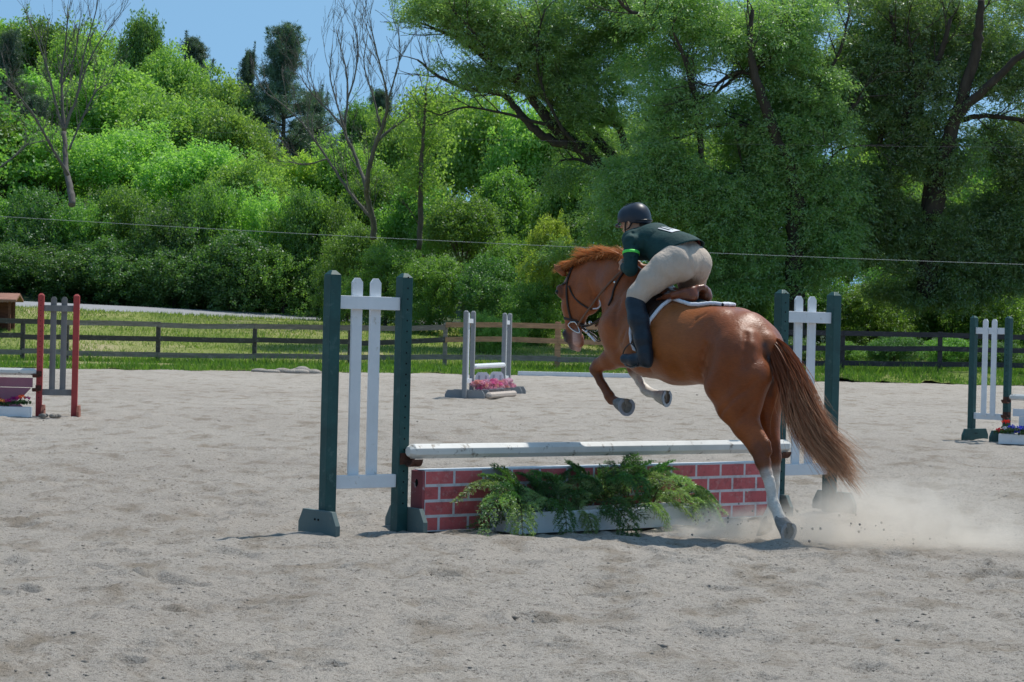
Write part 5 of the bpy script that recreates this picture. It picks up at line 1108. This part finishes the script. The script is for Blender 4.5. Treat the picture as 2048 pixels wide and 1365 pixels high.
def limbs(mb, p, d, L, r, depth, rg, up=.25, nch=3, spread=.7, seg=6, jit=.12, minr=.006):
    """recursive branch"""
    pts = [p]; dd = unit(d)
    for i in range(seg): dd = unit(dd + rg.normal(size=3) * jit + [0, 0, up * .12]); pts.append(pts[-1] + dd * L / seg)
    mb.tube(pts, np.linspace(r, max(r * .35, minr), seg + 1), 6 if r > .03 else 4 if r > .012 else 3, caps=False)
    if depth <= 0: return
    for k in range(nch):
        i = rg.integers(2, seg + 1); a = rg.normal(size=3); t_ = unit(pts[i] - pts[i - 1]); a = unit(a - t_ * (a @ t_)); limbs(mb, pts[i], t_ + a * spread * rg.uniform(.6, 1.2) + [0, 0, up * .5], L * rg.uniform(.45, .7), max(r * (1 - .6 * i / seg) * .6, minr), depth - 1, rg, up, nch, spread, max(seg - 1, 3), jit, minr)
def broad(seed, m, H_=10, R_=3.5, n=26, per=38, nc=720, low=.1, L=.22, Wd=.13, csz=.5, up=.3, under=False):
    rg = np.random.default_rng(seed); zc = H_ * (low + (1 - low) / 2); lb = sublobes(rg, (0, 0, zc), (R_, R_, H_ * (1 - low) / 2), n); cm = crown(lb, nc, per, L, Wd, m, seed, csz, up, under=under)
    mb = MB(); mb.tube(spline([(0, 0, -1), (.1, 0, H_ * .2), (-.1, .1, H_ * .45), (0, 0, H_ * .75)], 12), np.linspace(.2, .05, 12), 7)
    for l in lb[1:11]: a = np.array([0, 0, H_ * rg.uniform(.25, .5)]); b = np.array(l[:3]); mb.tube(spline([a, (a + b) / 2 + [0, 0, .3], b], 7), np.linspace(.08, .02, 7), 5)
    return cm, mb.mesh('trunk', M['bark'])
def pine(seed, H_=14, R_=3.0):
    rg = np.random.default_rng(seed); mb = MB(); mb.tube([(0, 0, -1), (.05, 0, H_ * .5), (0, 0, H_)], [.22, .13, .03], 7); Cn = []; Sz = []
    for z in np.arange(H_ * .15, H_ * .97, .42):
        k = rg.integers(5, 9); R = R_ * min(1, (1.03 - z / H_) * 2.0) * rg.uniform(.45, 1.2)
        for _ in range(k):
            a = rg.uniform(0, 2 * pi); r_ = R * rg.uniform(.7, 1.1); e = np.array([cos(a) * r_, sin(a) * r_, z + r_ * rg.uniform(.15, .55)]); b = np.array([0, 0, z]); mb.tube(spline([b, (b + e) / 2 - [0, 0, .1], e], 5), np.linspace(.05, .012, 5), 4)
            for t in np.arange(.35, 1.02, .11): Cn.append(b * (1 - t) + e * t + rg.normal(size=3) * [.2, .2, .12] + [0, 0, .1]); Sz.append(.18 + .2 * rg.random())
    for _ in range(7):
        a = rg.uniform(0, 6.28); r_ = rg.uniform(.5, 1.7); z1 = H_ * rg.uniform(.72, .98) - r_ * .8
        for q in np.linspace(0, 1, 7): Cn.append([cos(a) * r_ * (.8 + .2 * q), sin(a) * r_ * (.8 + .2 * q), z1 + q * 1.5]); Sz.append(.3 * (1.1 - q))
    for _ in range(14): Cn.append([rg.normal() * .15, rg.normal() * .15, H_ - rg.random() * 1.2]); Sz.append(.22)
    V, t = leaves(np.array(Cn), np.array(Sz), 60, .24, .035, rg, .2, -.5); return mesh_np('crown', V, np.arange(len(V)).reshape(-1, 4), M['leafP'], False, cols=t[:, None] * np.ones(3)), mb.mesh('trunk', M['bark'])
if QUICK != 'notree':
    PR = {}
    for i, (k, m) in enumerate((('B0', 'leafB'), ('B1', 'leafB'), ('B2', 'leafB'), ('M0', 'leafM'), ('M1', 'leafM'), ('D0', 'leafD'))): PR[k] = broad(100 + i, M[m])
    PR['Y0'] = broad(120, M['leafY'], n=20, csz=.4)
    for i, (k, m) in enumerate((('bM0', 'leafM'), ('bM1', 'leafM'), ('bD0', 'leafD'), ('bD1', 'leafD'), ('bB0', 'leafB'))): PR[k] = broad(140 + i, M[m], H_=8, R_=3.6, n=26, low=-.1, nc=860, per=44, csz=.44, L=.17, Wd=.11, under=True)
    PR['P0'] = pine(160); PR['P1'] = pine(161)
    PH = {'b': 8.3, 'P': 14.2}
    rg = np.random.default_rng(55)
    def tree(kind, px, top, wpx, D, label, name='tree', cat='tree', group=None, sink=0, wz=None):
        p = P(px, top, D); z0 = float(terrain(p[0], D)) - sink; hh = PH.get(kind[0], 10.2); hw = {'b': 3.7, 'P': 2.3}.get(kind[0], 3.5)
        sz = (p[2] - z0) / hh; sx = wpx * D / F / (2 * hw); o = empty(name, (p[0], D, z0), rg.uniform(0, 6.28), label=label, cat=cat, group=group); o.scale = (sx, min(sx, 1.3), sz)
        cm, tm = PR[kind]; c = link('crown', cm, o); t = link('trunk', tm, o); return o
    g1, g2, g3, g4 = 'bushes in the hedge beyond the road', 'leafy trees on the wooded hillside', 'pines on the hill', 'undergrowth behind the right part of the fence'
    L_ = tree
    # ---- far row on the hill
    for k, px, top, w_, D, lab in (
        ('M0', -10, 30, 260, 176, 'mid green tree at the top left corner of the photo'), ('M1', 75, 22, 170, 168, 'leafy tree crown behind the bare tree, left of its trunk'), ('B1', 175, 26, 190, 166, 'leafy tree crown behind the upper twigs of the bare tree, right of its trunk'),
        ('M0', 285, 18, 120, 160, 'slender tree rising highest on the skyline left of the pines'), ('B0', 345, 78, 170, 158, 'small rounded tree on the skyline beside the slender tallest tree'),
        ('B1', 430, 128, 190, 150, 'broad bright tree whose dome meets the sky left of the tall pine'), ('B2', 60, 120, 230, 152, 'bright tree on the left slope crossed by the bare tree limbs'),
        ('B0', 215, 110, 250, 150, 'bright tree on the slope right of the left bare trunk'), ('B2', 350, 165, 240, 144, 'large bright green tree in the middle of the left slope'),
        ('B1', 470, 190, 170, 140, 'bright tree leaning into the gap before the tall pine'), ('M1', 10, 210, 200, 138, 'mid green tree low on the slope at the left edge'),
        ('B0', 120, 250, 220, 136, 'bright tree low on the slope behind the left bare trunk'), ('B1', 260, 230, 240, 134, 'bright tree low on the slope above the hedge, left of its middle'),
        ('B2', 395, 262, 230, 131, 'bright tree low on the slope above the middle of the hedge'), ('B0', 500, 300, 170, 128, 'small bright tree under the tall pine'),
        ('Y0', 600, 292, 160, 132, 'yellow green tree between the pine and the leaning bare limb'), ('B1', 690, 262, 190, 134, 'bright tree behind the centre bare tree'),
        ('M1', 722, 190, 90, 170, 'far tree top showing between the bare limbs at the sky'), ('B2', 800, 190, 170, 140, 'bright tree right of the centre bare tree with its top against the sky'),
        ('M0', 885, 172, 220, 146, 'mid green tree under the tip of the leaning willow'), ('B0', 985, 168, 240, 140, 'bright tree seen through the limbs of the leaning willow'),
        ('B1', 1085, 180, 230, 137, 'bright tree behind the middle of the leaning willow limbs'), ('B2', 1190, 190, 230, 137, 'bright tree behind the base of the leaning willow'),
        ('B0', 1310, 190, 230, 140, 'backlit tree behind the helmet'), ('B1', 1420, 215, 220, 142, 'backlit tree seen left of the big upright willow trunk'),
        ('B2', 1530, 270, 200, 144, 'backlit tree directly behind the big upright willow trunk'), ('Y0', 1700, 305, 170, 138, 'yellow green backlit tree glowing between the two big willows'),
        ('B1', 1640, 300, 210, 146, 'backlit tree right of the big upright willow trunk'), ('B0', 1810, 320, 200, 140, 'backlit tree behind the fanned trunks of the right willow'),
        ('M0', 1745, 262, 190, 150, 'darker tree filling the gap between the two big willows'), ('M1', 1870, 285, 190, 152, 'mid green tree deep behind the right willow fork'), ('B0', 1990, 250, 200, 150, 'tall backlit tree deep behind the right willow limbs'), ('M1', 1660, 450, 190, 118, 'mid green tree low between the right standard posts'), ('M0', 1800, 470, 190, 118, 'mid green tree low behind the first right fence span'), ('M1', 1400, 440, 200, 120, 'mid green tree low behind the rider back'),
        ('B2', 1930, 330, 210, 142, 'backlit tree behind the right willow near the edge'), ('B1', 2050, 320, 220, 142, 'backlit tree cut by the right edge')):
        L_(k, px, top, w_, D, lab, group=g2)
    for k, px, top, w_, D, lab in (('P0', 572, 46, 165, 150, 'tall dark pine standing alone against the sky'), ('P1', 498, 98, 75, 152, 'narrow pine just left of the tall dark pine'), ('P1', 388, 72, 120, 178, 'far pine on the skyline left of the sky gap'),
                                   ('P0', 22, 60, 110, 148, 'dark pine among the leafy trees at the left edge'), ('P0', 70, 190, 120, 139, 'dark low pine behind the left bare tree'), ('P1', 625, 180, 120, 156, 'pine branches right of the tall dark pine'), ('P0', 760, 178, 100, 182, 'far pine top between the bare tree limbs')):
        L_(k, px, top, w_, D, lab, group=g3, name='pine_tree', cat='pine tree')
    # ---- hedge beyond the road
    for k, px, top, w_, D, lab in (
        ('bM0', -40, 380, 200, 121, 'bush at the left end of the hedge behind the wooden shelter'), ('bD0', 60, 362, 190, 120, 'bush in the hedge left of the bare tree trunk'), ('bM1', 165, 388, 180, 119, 'bush in the hedge at the foot of the left bare tree'),
        ('bM0', 262, 352, 190, 120, 'bush in the hedge just right of the left bare tree'), ('bD1', 345, 370, 170, 118, 'dark bush in the hedge above the second fence post'), ('bM1', 425, 350, 190, 119, 'bush in the middle of the hedge beyond the road'),
        ('bB0', 520, 338, 180, 120, 'lighter bush in the hedge below the tall pine'), ('bM0', 600, 352, 180, 119, 'bush in the hedge left of the green jump standard'), ('bM1', 672, 385, 150, 119, 'bush in the hedge behind the outer green post')):
        L_(k, px, top, w_, D, lab, name='bush', cat='bush', group=g1, sink=1.2)
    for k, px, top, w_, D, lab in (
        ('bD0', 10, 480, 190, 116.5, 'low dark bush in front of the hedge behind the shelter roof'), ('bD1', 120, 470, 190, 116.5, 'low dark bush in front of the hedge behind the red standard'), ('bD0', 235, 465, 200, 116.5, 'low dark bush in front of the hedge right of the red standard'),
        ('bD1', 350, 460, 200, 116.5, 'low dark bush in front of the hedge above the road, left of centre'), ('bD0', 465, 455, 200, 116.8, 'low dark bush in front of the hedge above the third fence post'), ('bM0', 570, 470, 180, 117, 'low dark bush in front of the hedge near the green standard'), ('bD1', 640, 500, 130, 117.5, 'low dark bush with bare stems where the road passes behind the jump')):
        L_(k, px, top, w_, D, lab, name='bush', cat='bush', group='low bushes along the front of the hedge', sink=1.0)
    for k, px, top, w_, D, lab, nm in (
        ('bM1', 775, 478, 180, 106, 'rounded bush behind the white pickets of the near standard', 'bush'), ('bM0', 865, 498, 150, 104, 'dense bush between the near standard and the grey standards', 'bush'), ('bM0', 700, 430, 150, 112, 'bush behind the left picket of the near standard', 'bush'),
        ('M0', 840, 350, 170, 120, 'tree with a thin dark trunk between bare tree and leaning willow', 'tree'), ('M1', 930, 380, 180, 116, 'mid green tree above the grey standards', 'tree'), ('M0', 1010, 330, 160, 124, 'mid green tree above the horse head, farther left', 'tree'),
        ('Y0', 1100, 418, 110, 100, 'yellow green tree just above the horse mane', 'tree'), ('bD0', 985, 500, 170, 103, 'shaded bush right behind the grey standards', 'bush'), ('bM1', 1075, 560, 150, 99, 'shaded bush left of the horse head', 'bush'),
        ('bM0', 1040, 460, 170, 108, 'shaded bush under the yellow green tree', 'bush'), ('bM1', 1150, 500, 150, 104, 'shaded bush behind the horse mane', 'bush'), ('bB0', 962, 612, 80, 92, 'small bright shrub between the grey standards', 'shrub'), ('bB0', 1010, 622, 90, 91, 'small bright shrub right of the far pole', 'shrub'),
        ('M0', 1150, 300, 170, 122, 'mid green tree below the leaning willow limbs', 'tree'), ('M1', 750, 330, 150, 124, 'mid green tree at the foot of the centre bare tree', 'tree')):
        L_(k, px, top, w_, D, lab, name=nm, cat=nm, sink=.3, group='bushes and small trees in the middle of the background')
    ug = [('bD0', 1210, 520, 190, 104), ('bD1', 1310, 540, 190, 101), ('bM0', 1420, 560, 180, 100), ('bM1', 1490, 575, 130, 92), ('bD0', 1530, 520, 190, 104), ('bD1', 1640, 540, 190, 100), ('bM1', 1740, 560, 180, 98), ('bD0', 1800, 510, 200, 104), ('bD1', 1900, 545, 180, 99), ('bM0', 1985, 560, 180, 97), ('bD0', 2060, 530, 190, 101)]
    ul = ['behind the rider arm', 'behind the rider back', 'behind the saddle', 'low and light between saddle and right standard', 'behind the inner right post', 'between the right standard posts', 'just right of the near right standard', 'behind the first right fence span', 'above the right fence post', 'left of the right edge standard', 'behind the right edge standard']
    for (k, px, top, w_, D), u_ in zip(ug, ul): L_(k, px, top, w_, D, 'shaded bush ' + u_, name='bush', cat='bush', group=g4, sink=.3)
    # weeds just behind the right fence
    for i, px in enumerate((1500, 1585, 1690, 1790, 1890, 1990)):
        o = L_('bD1' if i % 2 else 'bM0', px, 660 + (i % 3) * 8, 110, 84, 'low weed clump behind the fence ' + ['left of the near right standard', 'behind the right pickets', 'beside the near right standard', 'in the open fence span', 'at the right fence post', 'beside the right edge standard'][i], name='weeds', cat='weeds', group='weed clumps behind the right fence', sink=.2)

    # ---- willows and bare trees: limbs as drawn paths with real thickness, leaves on twigs round them
    def sprays(name, D, o, boxes, m, seed, per=40, L=.155, Wd=.047, thr=.42, fs=.45):
        rg = np.random.default_rng(seed); V = []; T = []
        for x0, y0, x1, y1, d0, d1, n_, th in boxes:
            px = rg.uniform(x0, x1, n_ * 3); py = rg.uniform(y0, y1, n_ * 3); dd = rg.uniform(D + d0, D + d1, n_ * 3); a = (px - 1024) / F; b = (682.5 - py) / F
            dr = Fw[None] + a[:, None] * Rt + b[:, None] * Up; p = CAM + dr * (dd / dr[:, 1])[:, None]
            f = lambda s_, k: vnoise2(p[:, 0] + p[:, 1] * .37, p[:, 2] * 1.3 - p[:, 1] * .45, s_, k)
            nz = .62 * f(fs, 3) + .38 * f(fs * 2.7, 5); e = np.minimum(np.minimum(px - x0, x1 - px) / 40, np.minimum(py - y0, y1 - py) / 40); p = p[(nz - .16 * (1 - np.clip(e, 0, 1))) > th][:n_]
            n = len(p); t = rg.random((n, per, 1)); az = rg.uniform(0, 6.28, n); out = np.stack([np.cos(az), np.sin(az), rg.uniform(-.1, .7, n)], 1)[:, None]; ln = rg.uniform(.5, 1.25, (n, 1, 1))
            q = p[:, None] + out * t * ln + np.array([0, 0, -.55]) * t ** 2 * ln ** 2 + rg.normal(size=(n, per, 3)) * .09; tg = out + np.array([0, 0, -1.1]) * t + rg.normal(size=(n, per, 3)) * .55; tg /= np.linalg.norm(tg, axis=2, keepdims=True)
            wv = np.cross(tg, rg.normal(size=(n, per, 3))); wv /= np.linalg.norm(wv, axis=2, keepdims=True); l = L * rg.uniform(.6, 1.3, (n, per, 1)); wv = wv * Wd * .5
            V.append(np.stack([q, q + tg * l * .45 + wv, q + tg * l, q + tg * l * .45 - wv], 2).reshape(-1, 3)); T.append(np.repeat(np.clip((rg.random((n, 1)) * .7 + rg.random((n, per)) * .35).ravel(), 0, 1), 4))
        V = np.concatenate(V) - o; T = np.concatenate(T); return mesh_np('crown', V, np.arange(len(V)).reshape(-1, 4), m, False, cols=T[:, None] * np.ones(3))
    def limbtree(name, label, cat, D, base, paths, m, lobes=None, mleaf=None, nclump=0, per=60, seed=1, twigs=2, tl=2.2, tr=.03, sp=.7, up=.3, dj=1.2, boxes=None, lw=(.20, .045), droop=.9, tw_minr=.012, csz=.45, nch=3, tstep=2):
        rg = np.random.default_rng(seed); b = P(base, 600, D); z0 = float(terrain(b[0], D)); R_ = empty(name, (b[0], D, z0), 0, label=label, cat=cat); o = np.array([b[0], D, z0]); mb = MB()
        for path in paths:
            dep = 0; dd = rg.normal() * dj * .25; pts = []; rs = []
            for i, (x, y, w_) in enumerate(path): pts.append(P(x, y, D + dd * i) - o); rs.append(w_ * (D + dd * i) / F / 2)
            n_ = 4 * len(path); c = spline(pts, n_); r = np.interp(np.linspace(0, 1, n_), np.linspace(0, 1, len(rs)), rs); c += rg.normal(size=c.shape) * r[:, None] * .15; mb.tube(c, r, 8)
            for i in range(3, n_, tstep):
                if r[i] > .16 and twigs < 3: continue
                for _ in range(1):
                    t_ = unit(c[i] - c[i - 1]); a = rg.normal(size=3) * [1, 1, 1]; a = unit(a - t_ * (a @ t_)); limbs(mb, c[i], t_ * .9 + a * sp + [0, 0, up], tl * rg.uniform(.5, 1.3), min(tr, r[i] * .6), twigs, rg, up, nch, sp, 6, .12, tw_minr)
        tm = mb.mesh('trunk', m); link('trunk', tm, R_)
        if lobes:
            lb = [(*(P(x, y, D + dz) - o), rx * D / F, rz, ry * D / F) for x, y, rx, ry, dz, rz in lobes]; cm = crown(lb, nclump * 2, per * 6 // 10, lw[0] * 1.05, lw[1] * 1.1, mleaf, seed + 9, csz * 1.7, .1, droop, .1); link('crown', cm, R_)
        if boxes: link('crown', sprays(name, D, o, boxes, mleaf, seed + 3), R_)
        return R_
    limbtree('bare_tree', 'tall leafless grey tree rising from the hedge at the left', 'bare tree', 113, 145,
        [[(146, 410, 15.0), (140, 375, 12.8), (132, 340, 11.2), (130, 300, 9.8), (128, 262, 9.0)], [(128, 262, 7.5), (124, 200, 6.0), (124, 150, 4.5), (132, 80, 3.0), (136, 10, 1.5)], [(128, 262, 6.8), (140, 230, 6.0), (155, 190, 4.5), (168, 110, 3.0), (190, 30, 2.2), (200, -20, 1.5)],
         [(128, 262, 6.0), (112, 210, 4.5), (98, 150, 3.8), (75, 80, 2.2), (50, 20, 1.5)], [(136, 350, 7.5), (118, 320, 6.0), (95, 280, 5.2), (70, 235, 4.5), (40, 195, 3.0), (5, 160, 2.2)], [(138, 300, 4.5), (155, 260, 3.8), (175, 215, 3.8), (195, 180, 3.0), (225, 165, 1.5)], [(155, 190, 3.8), (175, 130, 3.0), (205, 75, 2.2), (240, 30, 1.5)], [(124, 170, 3.8), (150, 110, 3.0), (160, 40, 1.5)], [(0, 335, 3.8), (30, 312, 3.0), (55, 290, 2.2), (100, 280, 1.5)]],
        M['barkgrey'], seed=3, twigs=2, tl=2.0, tr=.022, sp=.5, up=.45, tw_minr=.008, nch=3)
    limbtree('bare_tree', 'leafless pale tree with upswept twigs against the sky at centre left', 'bare tree', 108, 747,
        [[(749, 478, 13.6), (745, 440, 12.0), (737, 400, 11.2), (733, 375, 10.4), (738, 340, 9.6), (752, 285, 8.8), (768, 245, 7.2), (775, 205, 5.6), (768, 160, 4.0), (752, 100, 3.2), (738, 35, 1.6)], [(733, 378, 8.8), (722, 345, 7.2), (705, 300, 6.4), (690, 262, 5.6), (695, 200, 4.8), (692, 140, 3.2), (672, 60, 1.6)],
         [(745, 440, 7.2), (715, 405, 6.4), (685, 365, 5.6), (655, 318, 4.8), (625, 275, 4.0), (598, 240, 3.2), (560, 205, 2.4), (535, 190, 1.6)], [(690, 262, 4.8), (665, 230, 4.0), (640, 205, 3.2), (615, 175, 2.4), (600, 150, 1.6)], [(752, 285, 7.2), (778, 262, 5.6), (810, 240, 4.0), (838, 215, 3.2), (856, 190, 1.6)], [(775, 205, 4.0), (788, 160, 3.2), (800, 110, 2.4), (796, 50, 1.6)],
         [(695, 200, 4.0), (710, 150, 3.2), (716, 90, 2.4), (708, 50, 1.6)], [(690, 262, 4.0), (672, 200, 3.2), (660, 150, 2.4), (665, 90, 1.6)], [(762, 255, 4.8), (745, 190, 3.2), (728, 130, 2.4), (735, 70, 1.6)], [(655, 318, 3.2), (610, 330, 2.4), (575, 322, 1.6)]],
        M['barkgrey'], seed=8, twigs=2, tl=1.7, tr=.022, sp=.5, up=.55, tw_minr=.008, nch=3)
    limbtree('tree', 'slim dark trunk standing right of the centre bare tree', 'tree', 107, 840, [[(838, 500, 11), (841, 430, 11), (842, 350, 9), (846, 280, 7), (850, 220, 5), (852, 175, 3)]], M['bark'], seed=5, twigs=1, tl=1.6, tr=.02, lobes=[(845, 215, 50, 50, 0, 1.4), (850, 290, 60, 60, 0, 1.6), (835, 370, 50, 60, 0, 1.2)], mleaf=M['leafB'], nclump=60, per=60, lw=(.17, .11), droop=0)
    limbtree('willow_tree', 'leaning willow with long limbs reaching left over the gap in the trees', 'willow tree', 96, 1330,
        [[(1390, 560, 40), (1330, 450, 38), (1270, 385, 34), (1215, 345, 30), (1165, 300, 26), (1110, 255, 23), (1070, 205, 19), (1035, 165, 15), (985, 130, 12), (930, 85, 9), (880, 62, 6), (838, 45, 3)],
         [(1225, 350, 22), (1170, 305, 20), (1100, 280, 18), (1062, 252, 16), (1030, 215, 13), (1005, 190, 11), (940, 178, 9), (880, 155, 7), (835, 120, 4)], [(1265, 385, 22), (1225, 310, 20), (1180, 265, 17), (1135, 225, 12), (1085, 195, 9), (1020, 175, 6), (950, 140, 4)],
         [(1250, 300, 15), (1243, 265, 14), (1225, 235, 12), (1195, 213, 10), (1150, 200, 7), (1105, 190, 4)], [(1035, 165, 11), (1038, 110, 9), (1022, 60, 6), (1010, 10, 4)], [(985, 130, 8), (950, 70, 6), (905, 20, 4)], [(1165, 300, 9), (1120, 250, 7), (1080, 160, 6), (1075, 80, 4), (1090, 20, 3)], [(1215, 345, 9), (1160, 320, 6), (1120, 322, 4)], [(1110, 255, 8), (1000, 225, 5), (930, 215, 4), (880, 230, 3)]],
        M['barkdark'], boxes=[(980, -40, 1190, 90, -1, 2, 700, .28), (1150, -40, 1340, 80, -1, 2, 600, .28), (815, -30, 1240, 50, -1.5, 2, 470, 0.41), (1120, -30, 1340, 70, -1.5, 2, 336, 0.41), (822, 15, 900, 75, -0.75, 2, 114, 0.425), (835, 95, 930, 160, -0.75, 2, 124, 0.465), (880, -20, 1010, 120, -0.875, 2.5, 462, 0.445), (1000, -30, 1180, 130, -1, 3, 816, 0.445), (900, 110, 1120, 200, -0.875, 2.5, 435, 0.495), (1100, 100, 1290, 260, -1, 3, 816, 0.465), (1160, -30, 1300, 120, -1, 3, 598, 0.465), (880, 180, 1000, 240, -0.75, 2, 86, 0.545), (1110, 260, 1300, 350, -0.25, 4, 271, 0.485), (1090, 340, 1310, 520, -0.5, 3, 1089, 0.455)],
        mleaf=M['leafV'], nclump=1250, per=95, seed=21, twigs=1, tl=1.8, tr=.035, sp=.6, up=.15, lw=(.24, .06), csz=.46)
    limbtree('willow_tree', 'big willow with a thick upright forked trunk behind the right standard', 'willow tree', 91, 1585,
        [[(1588, 680, 44.3), (1588, 600, 41.0), (1590, 520, 37.7), (1592, 450, 36.1), (1592, 390, 32.8), (1580, 330, 26.2), (1558, 290, 24.6), (1540, 240, 23.0), (1522, 190, 20.5), (1508, 145, 18.0), (1500, 90, 13.1), (1505, 20, 8.2)], [(1592, 390, 27.9), (1596, 330, 24.6), (1590, 270, 22.1), (1578, 230, 19.7), (1592, 195, 17.2), (1602, 150, 15.6), (1618, 120, 12.3), (1620, 70, 9.8), (1612, 20, 6.6)],
         [(1600, 350, 11.5), (1635, 295, 10.7), (1670, 260, 9.8), (1700, 220, 7.4), (1725, 195, 5.7)], [(1510, 150, 8.2), (1475, 145, 7.4), (1440, 165, 6.6), (1420, 190, 4.9), (1395, 200, 3.3)], [(1404, 330, 11.5), (1398, 240, 13.1), (1385, 180, 12.3), (1370, 120, 8.2), (1345, 60, 4.9)], [(1400, 215, 6.6), (1440, 180, 5.7), (1480, 145, 4.9)], [(1290, 240, 4.9), (1320, 240, 4.9), (1370, 220, 4.1)], [(1310, 60, 11.5), (1290, 35, 9.0), (1255, 20, 7.4), (1230, -10, 4.9)], [(1600, 430, 8.2), (1630, 380, 6.6), (1680, 300, 4.1), (1790, 290, 2.5)], [(1575, 560, 8.2), (1640, 450, 7.4), (1640, 370, 4.9)], [(1560, 300, 9), (1530, 260, 8), (1440, 250, 7), (1380, 270, 5)], [(1590, 210, 8), (1640, 170, 8), (1680, 100, 6), (1700, 20, 4)], [(1508, 145, 9), (1560, 90, 8), (1570, 20, 5)], [(1592, 420, 9), (1540, 380, 8), (1470, 350, 5)]],
        M['barkdark'], boxes=[(1230, -30, 1660, 160, -1.25, 3.5, 3173, 0.45), (1280, 140, 1700, 330, -1.125, 3.5, 2966, 0.47), (1210, 320, 1720, 470, -1, 2, 3811, 0.42), (1220, 450, 1700, 600, -1, 1.5, 3371, 0.45)],
        mleaf=M['leafV'], nclump=1700, per=95, seed=31, twigs=1, tl=1.8, tr=.035, sp=.7, up=.1, lw=(.22, .055), csz=.45)
    limbtree('willow_tree', 'dark willow with a fan of thick slanting trunks at the right edge', 'willow tree', 93, 1850,
        [[(1858, 600, 44.3), (1862, 480, 41.0), (1868, 400, 37.7), (1880, 330, 32.8), (1905, 260, 27.9), (1925, 190, 24.6), (1952, 110, 21.3), (1958, 60, 18.0), (1962, 0, 13.1)], [(1850, 460, 24.6), (1858, 360, 21.3), (1890, 290, 21.3), (1930, 215, 19.7), (1985, 165, 17.2), (2050, 105, 13.9), (2100, 70, 9.8)], [(1790, 300, 16.4), (1810, 240, 16.4), (1845, 170, 15.6), (1880, 110, 12.3), (1900, 40, 8.2)], [(1760, 290, 9.8), (1772, 220, 12.3), (1785, 160, 11.5), (1790, 90, 8.2), (1780, 20, 5.7)],
         [(1925, 240, 11.5), (1970, 232, 9.8), (2048, 240, 8.2), (2100, 238, 5.7)], [(1930, 215, 11.5), (1990, 180, 9.8), (2060, 170, 7.4)], [(1900, 330, 9.8), (1850, 240, 9.8), (1830, 150, 7.4), (1815, 60, 5.7)], [(1905, 280, 6.6), (1960, 285, 5.7), (2010, 310, 3.3)], [(1952, 110, 11.5), (1925, 60, 8.2), (1900, -10, 6.6)], [(1700, 560, 9.8), (1745, 440, 11.5), (1780, 330, 10.7), (1800, 260, 9.8)]],
        M['barkdark'], boxes=[(1840, 130, 2010, 430, -1.8, -.7, 420, .38), (1660, -30, 2120, 150, -1.25, 3.5, 3104, 0.45), (1690, 140, 2120, 320, -1.125, 3, 2068, 0.51), (1690, 310, 2120, 470, -1, 2, 3371, 0.44), (1690, 450, 2120, 610, -1, 1.5, 3151, 0.45)],
        mleaf=M['leafW'], nclump=1550, per=95, seed=41, twigs=1, tl=1.8, tr=.035, sp=.7, up=.1, lw=(.22, .055), csz=.45)
    # woodland carrying on outside the frame on both sides, one mass each
    for nm, xa, xb, ya, yb, hh, lab, sd in (('woodland', -78, -31, 118, 175, 9, 'woodland carrying on beyond the left edge of the hillside', 61), ('woodland', 29, 70, 95, 150, 11, 'woodland carrying on beyond the right willow', 62)):
        rg = np.random.default_rng(sd); lb = []
        for _ in range(70):
            x, y = rg.uniform(xa, xb), rg.uniform(ya, yb); z = float(terrain(x, y)); r = rg.uniform(2.6, 4.2); h = hh * rg.uniform(.7, 1.1); lb.append((x, y, z + h * .5, r, r, h * .5))
        o = link(nm, crown(lb, 5200, 34, .3, .19, M['leafM'], sd, .7, .3, under=True), None); tag(o, lab, 'woodland', kind='stuff')
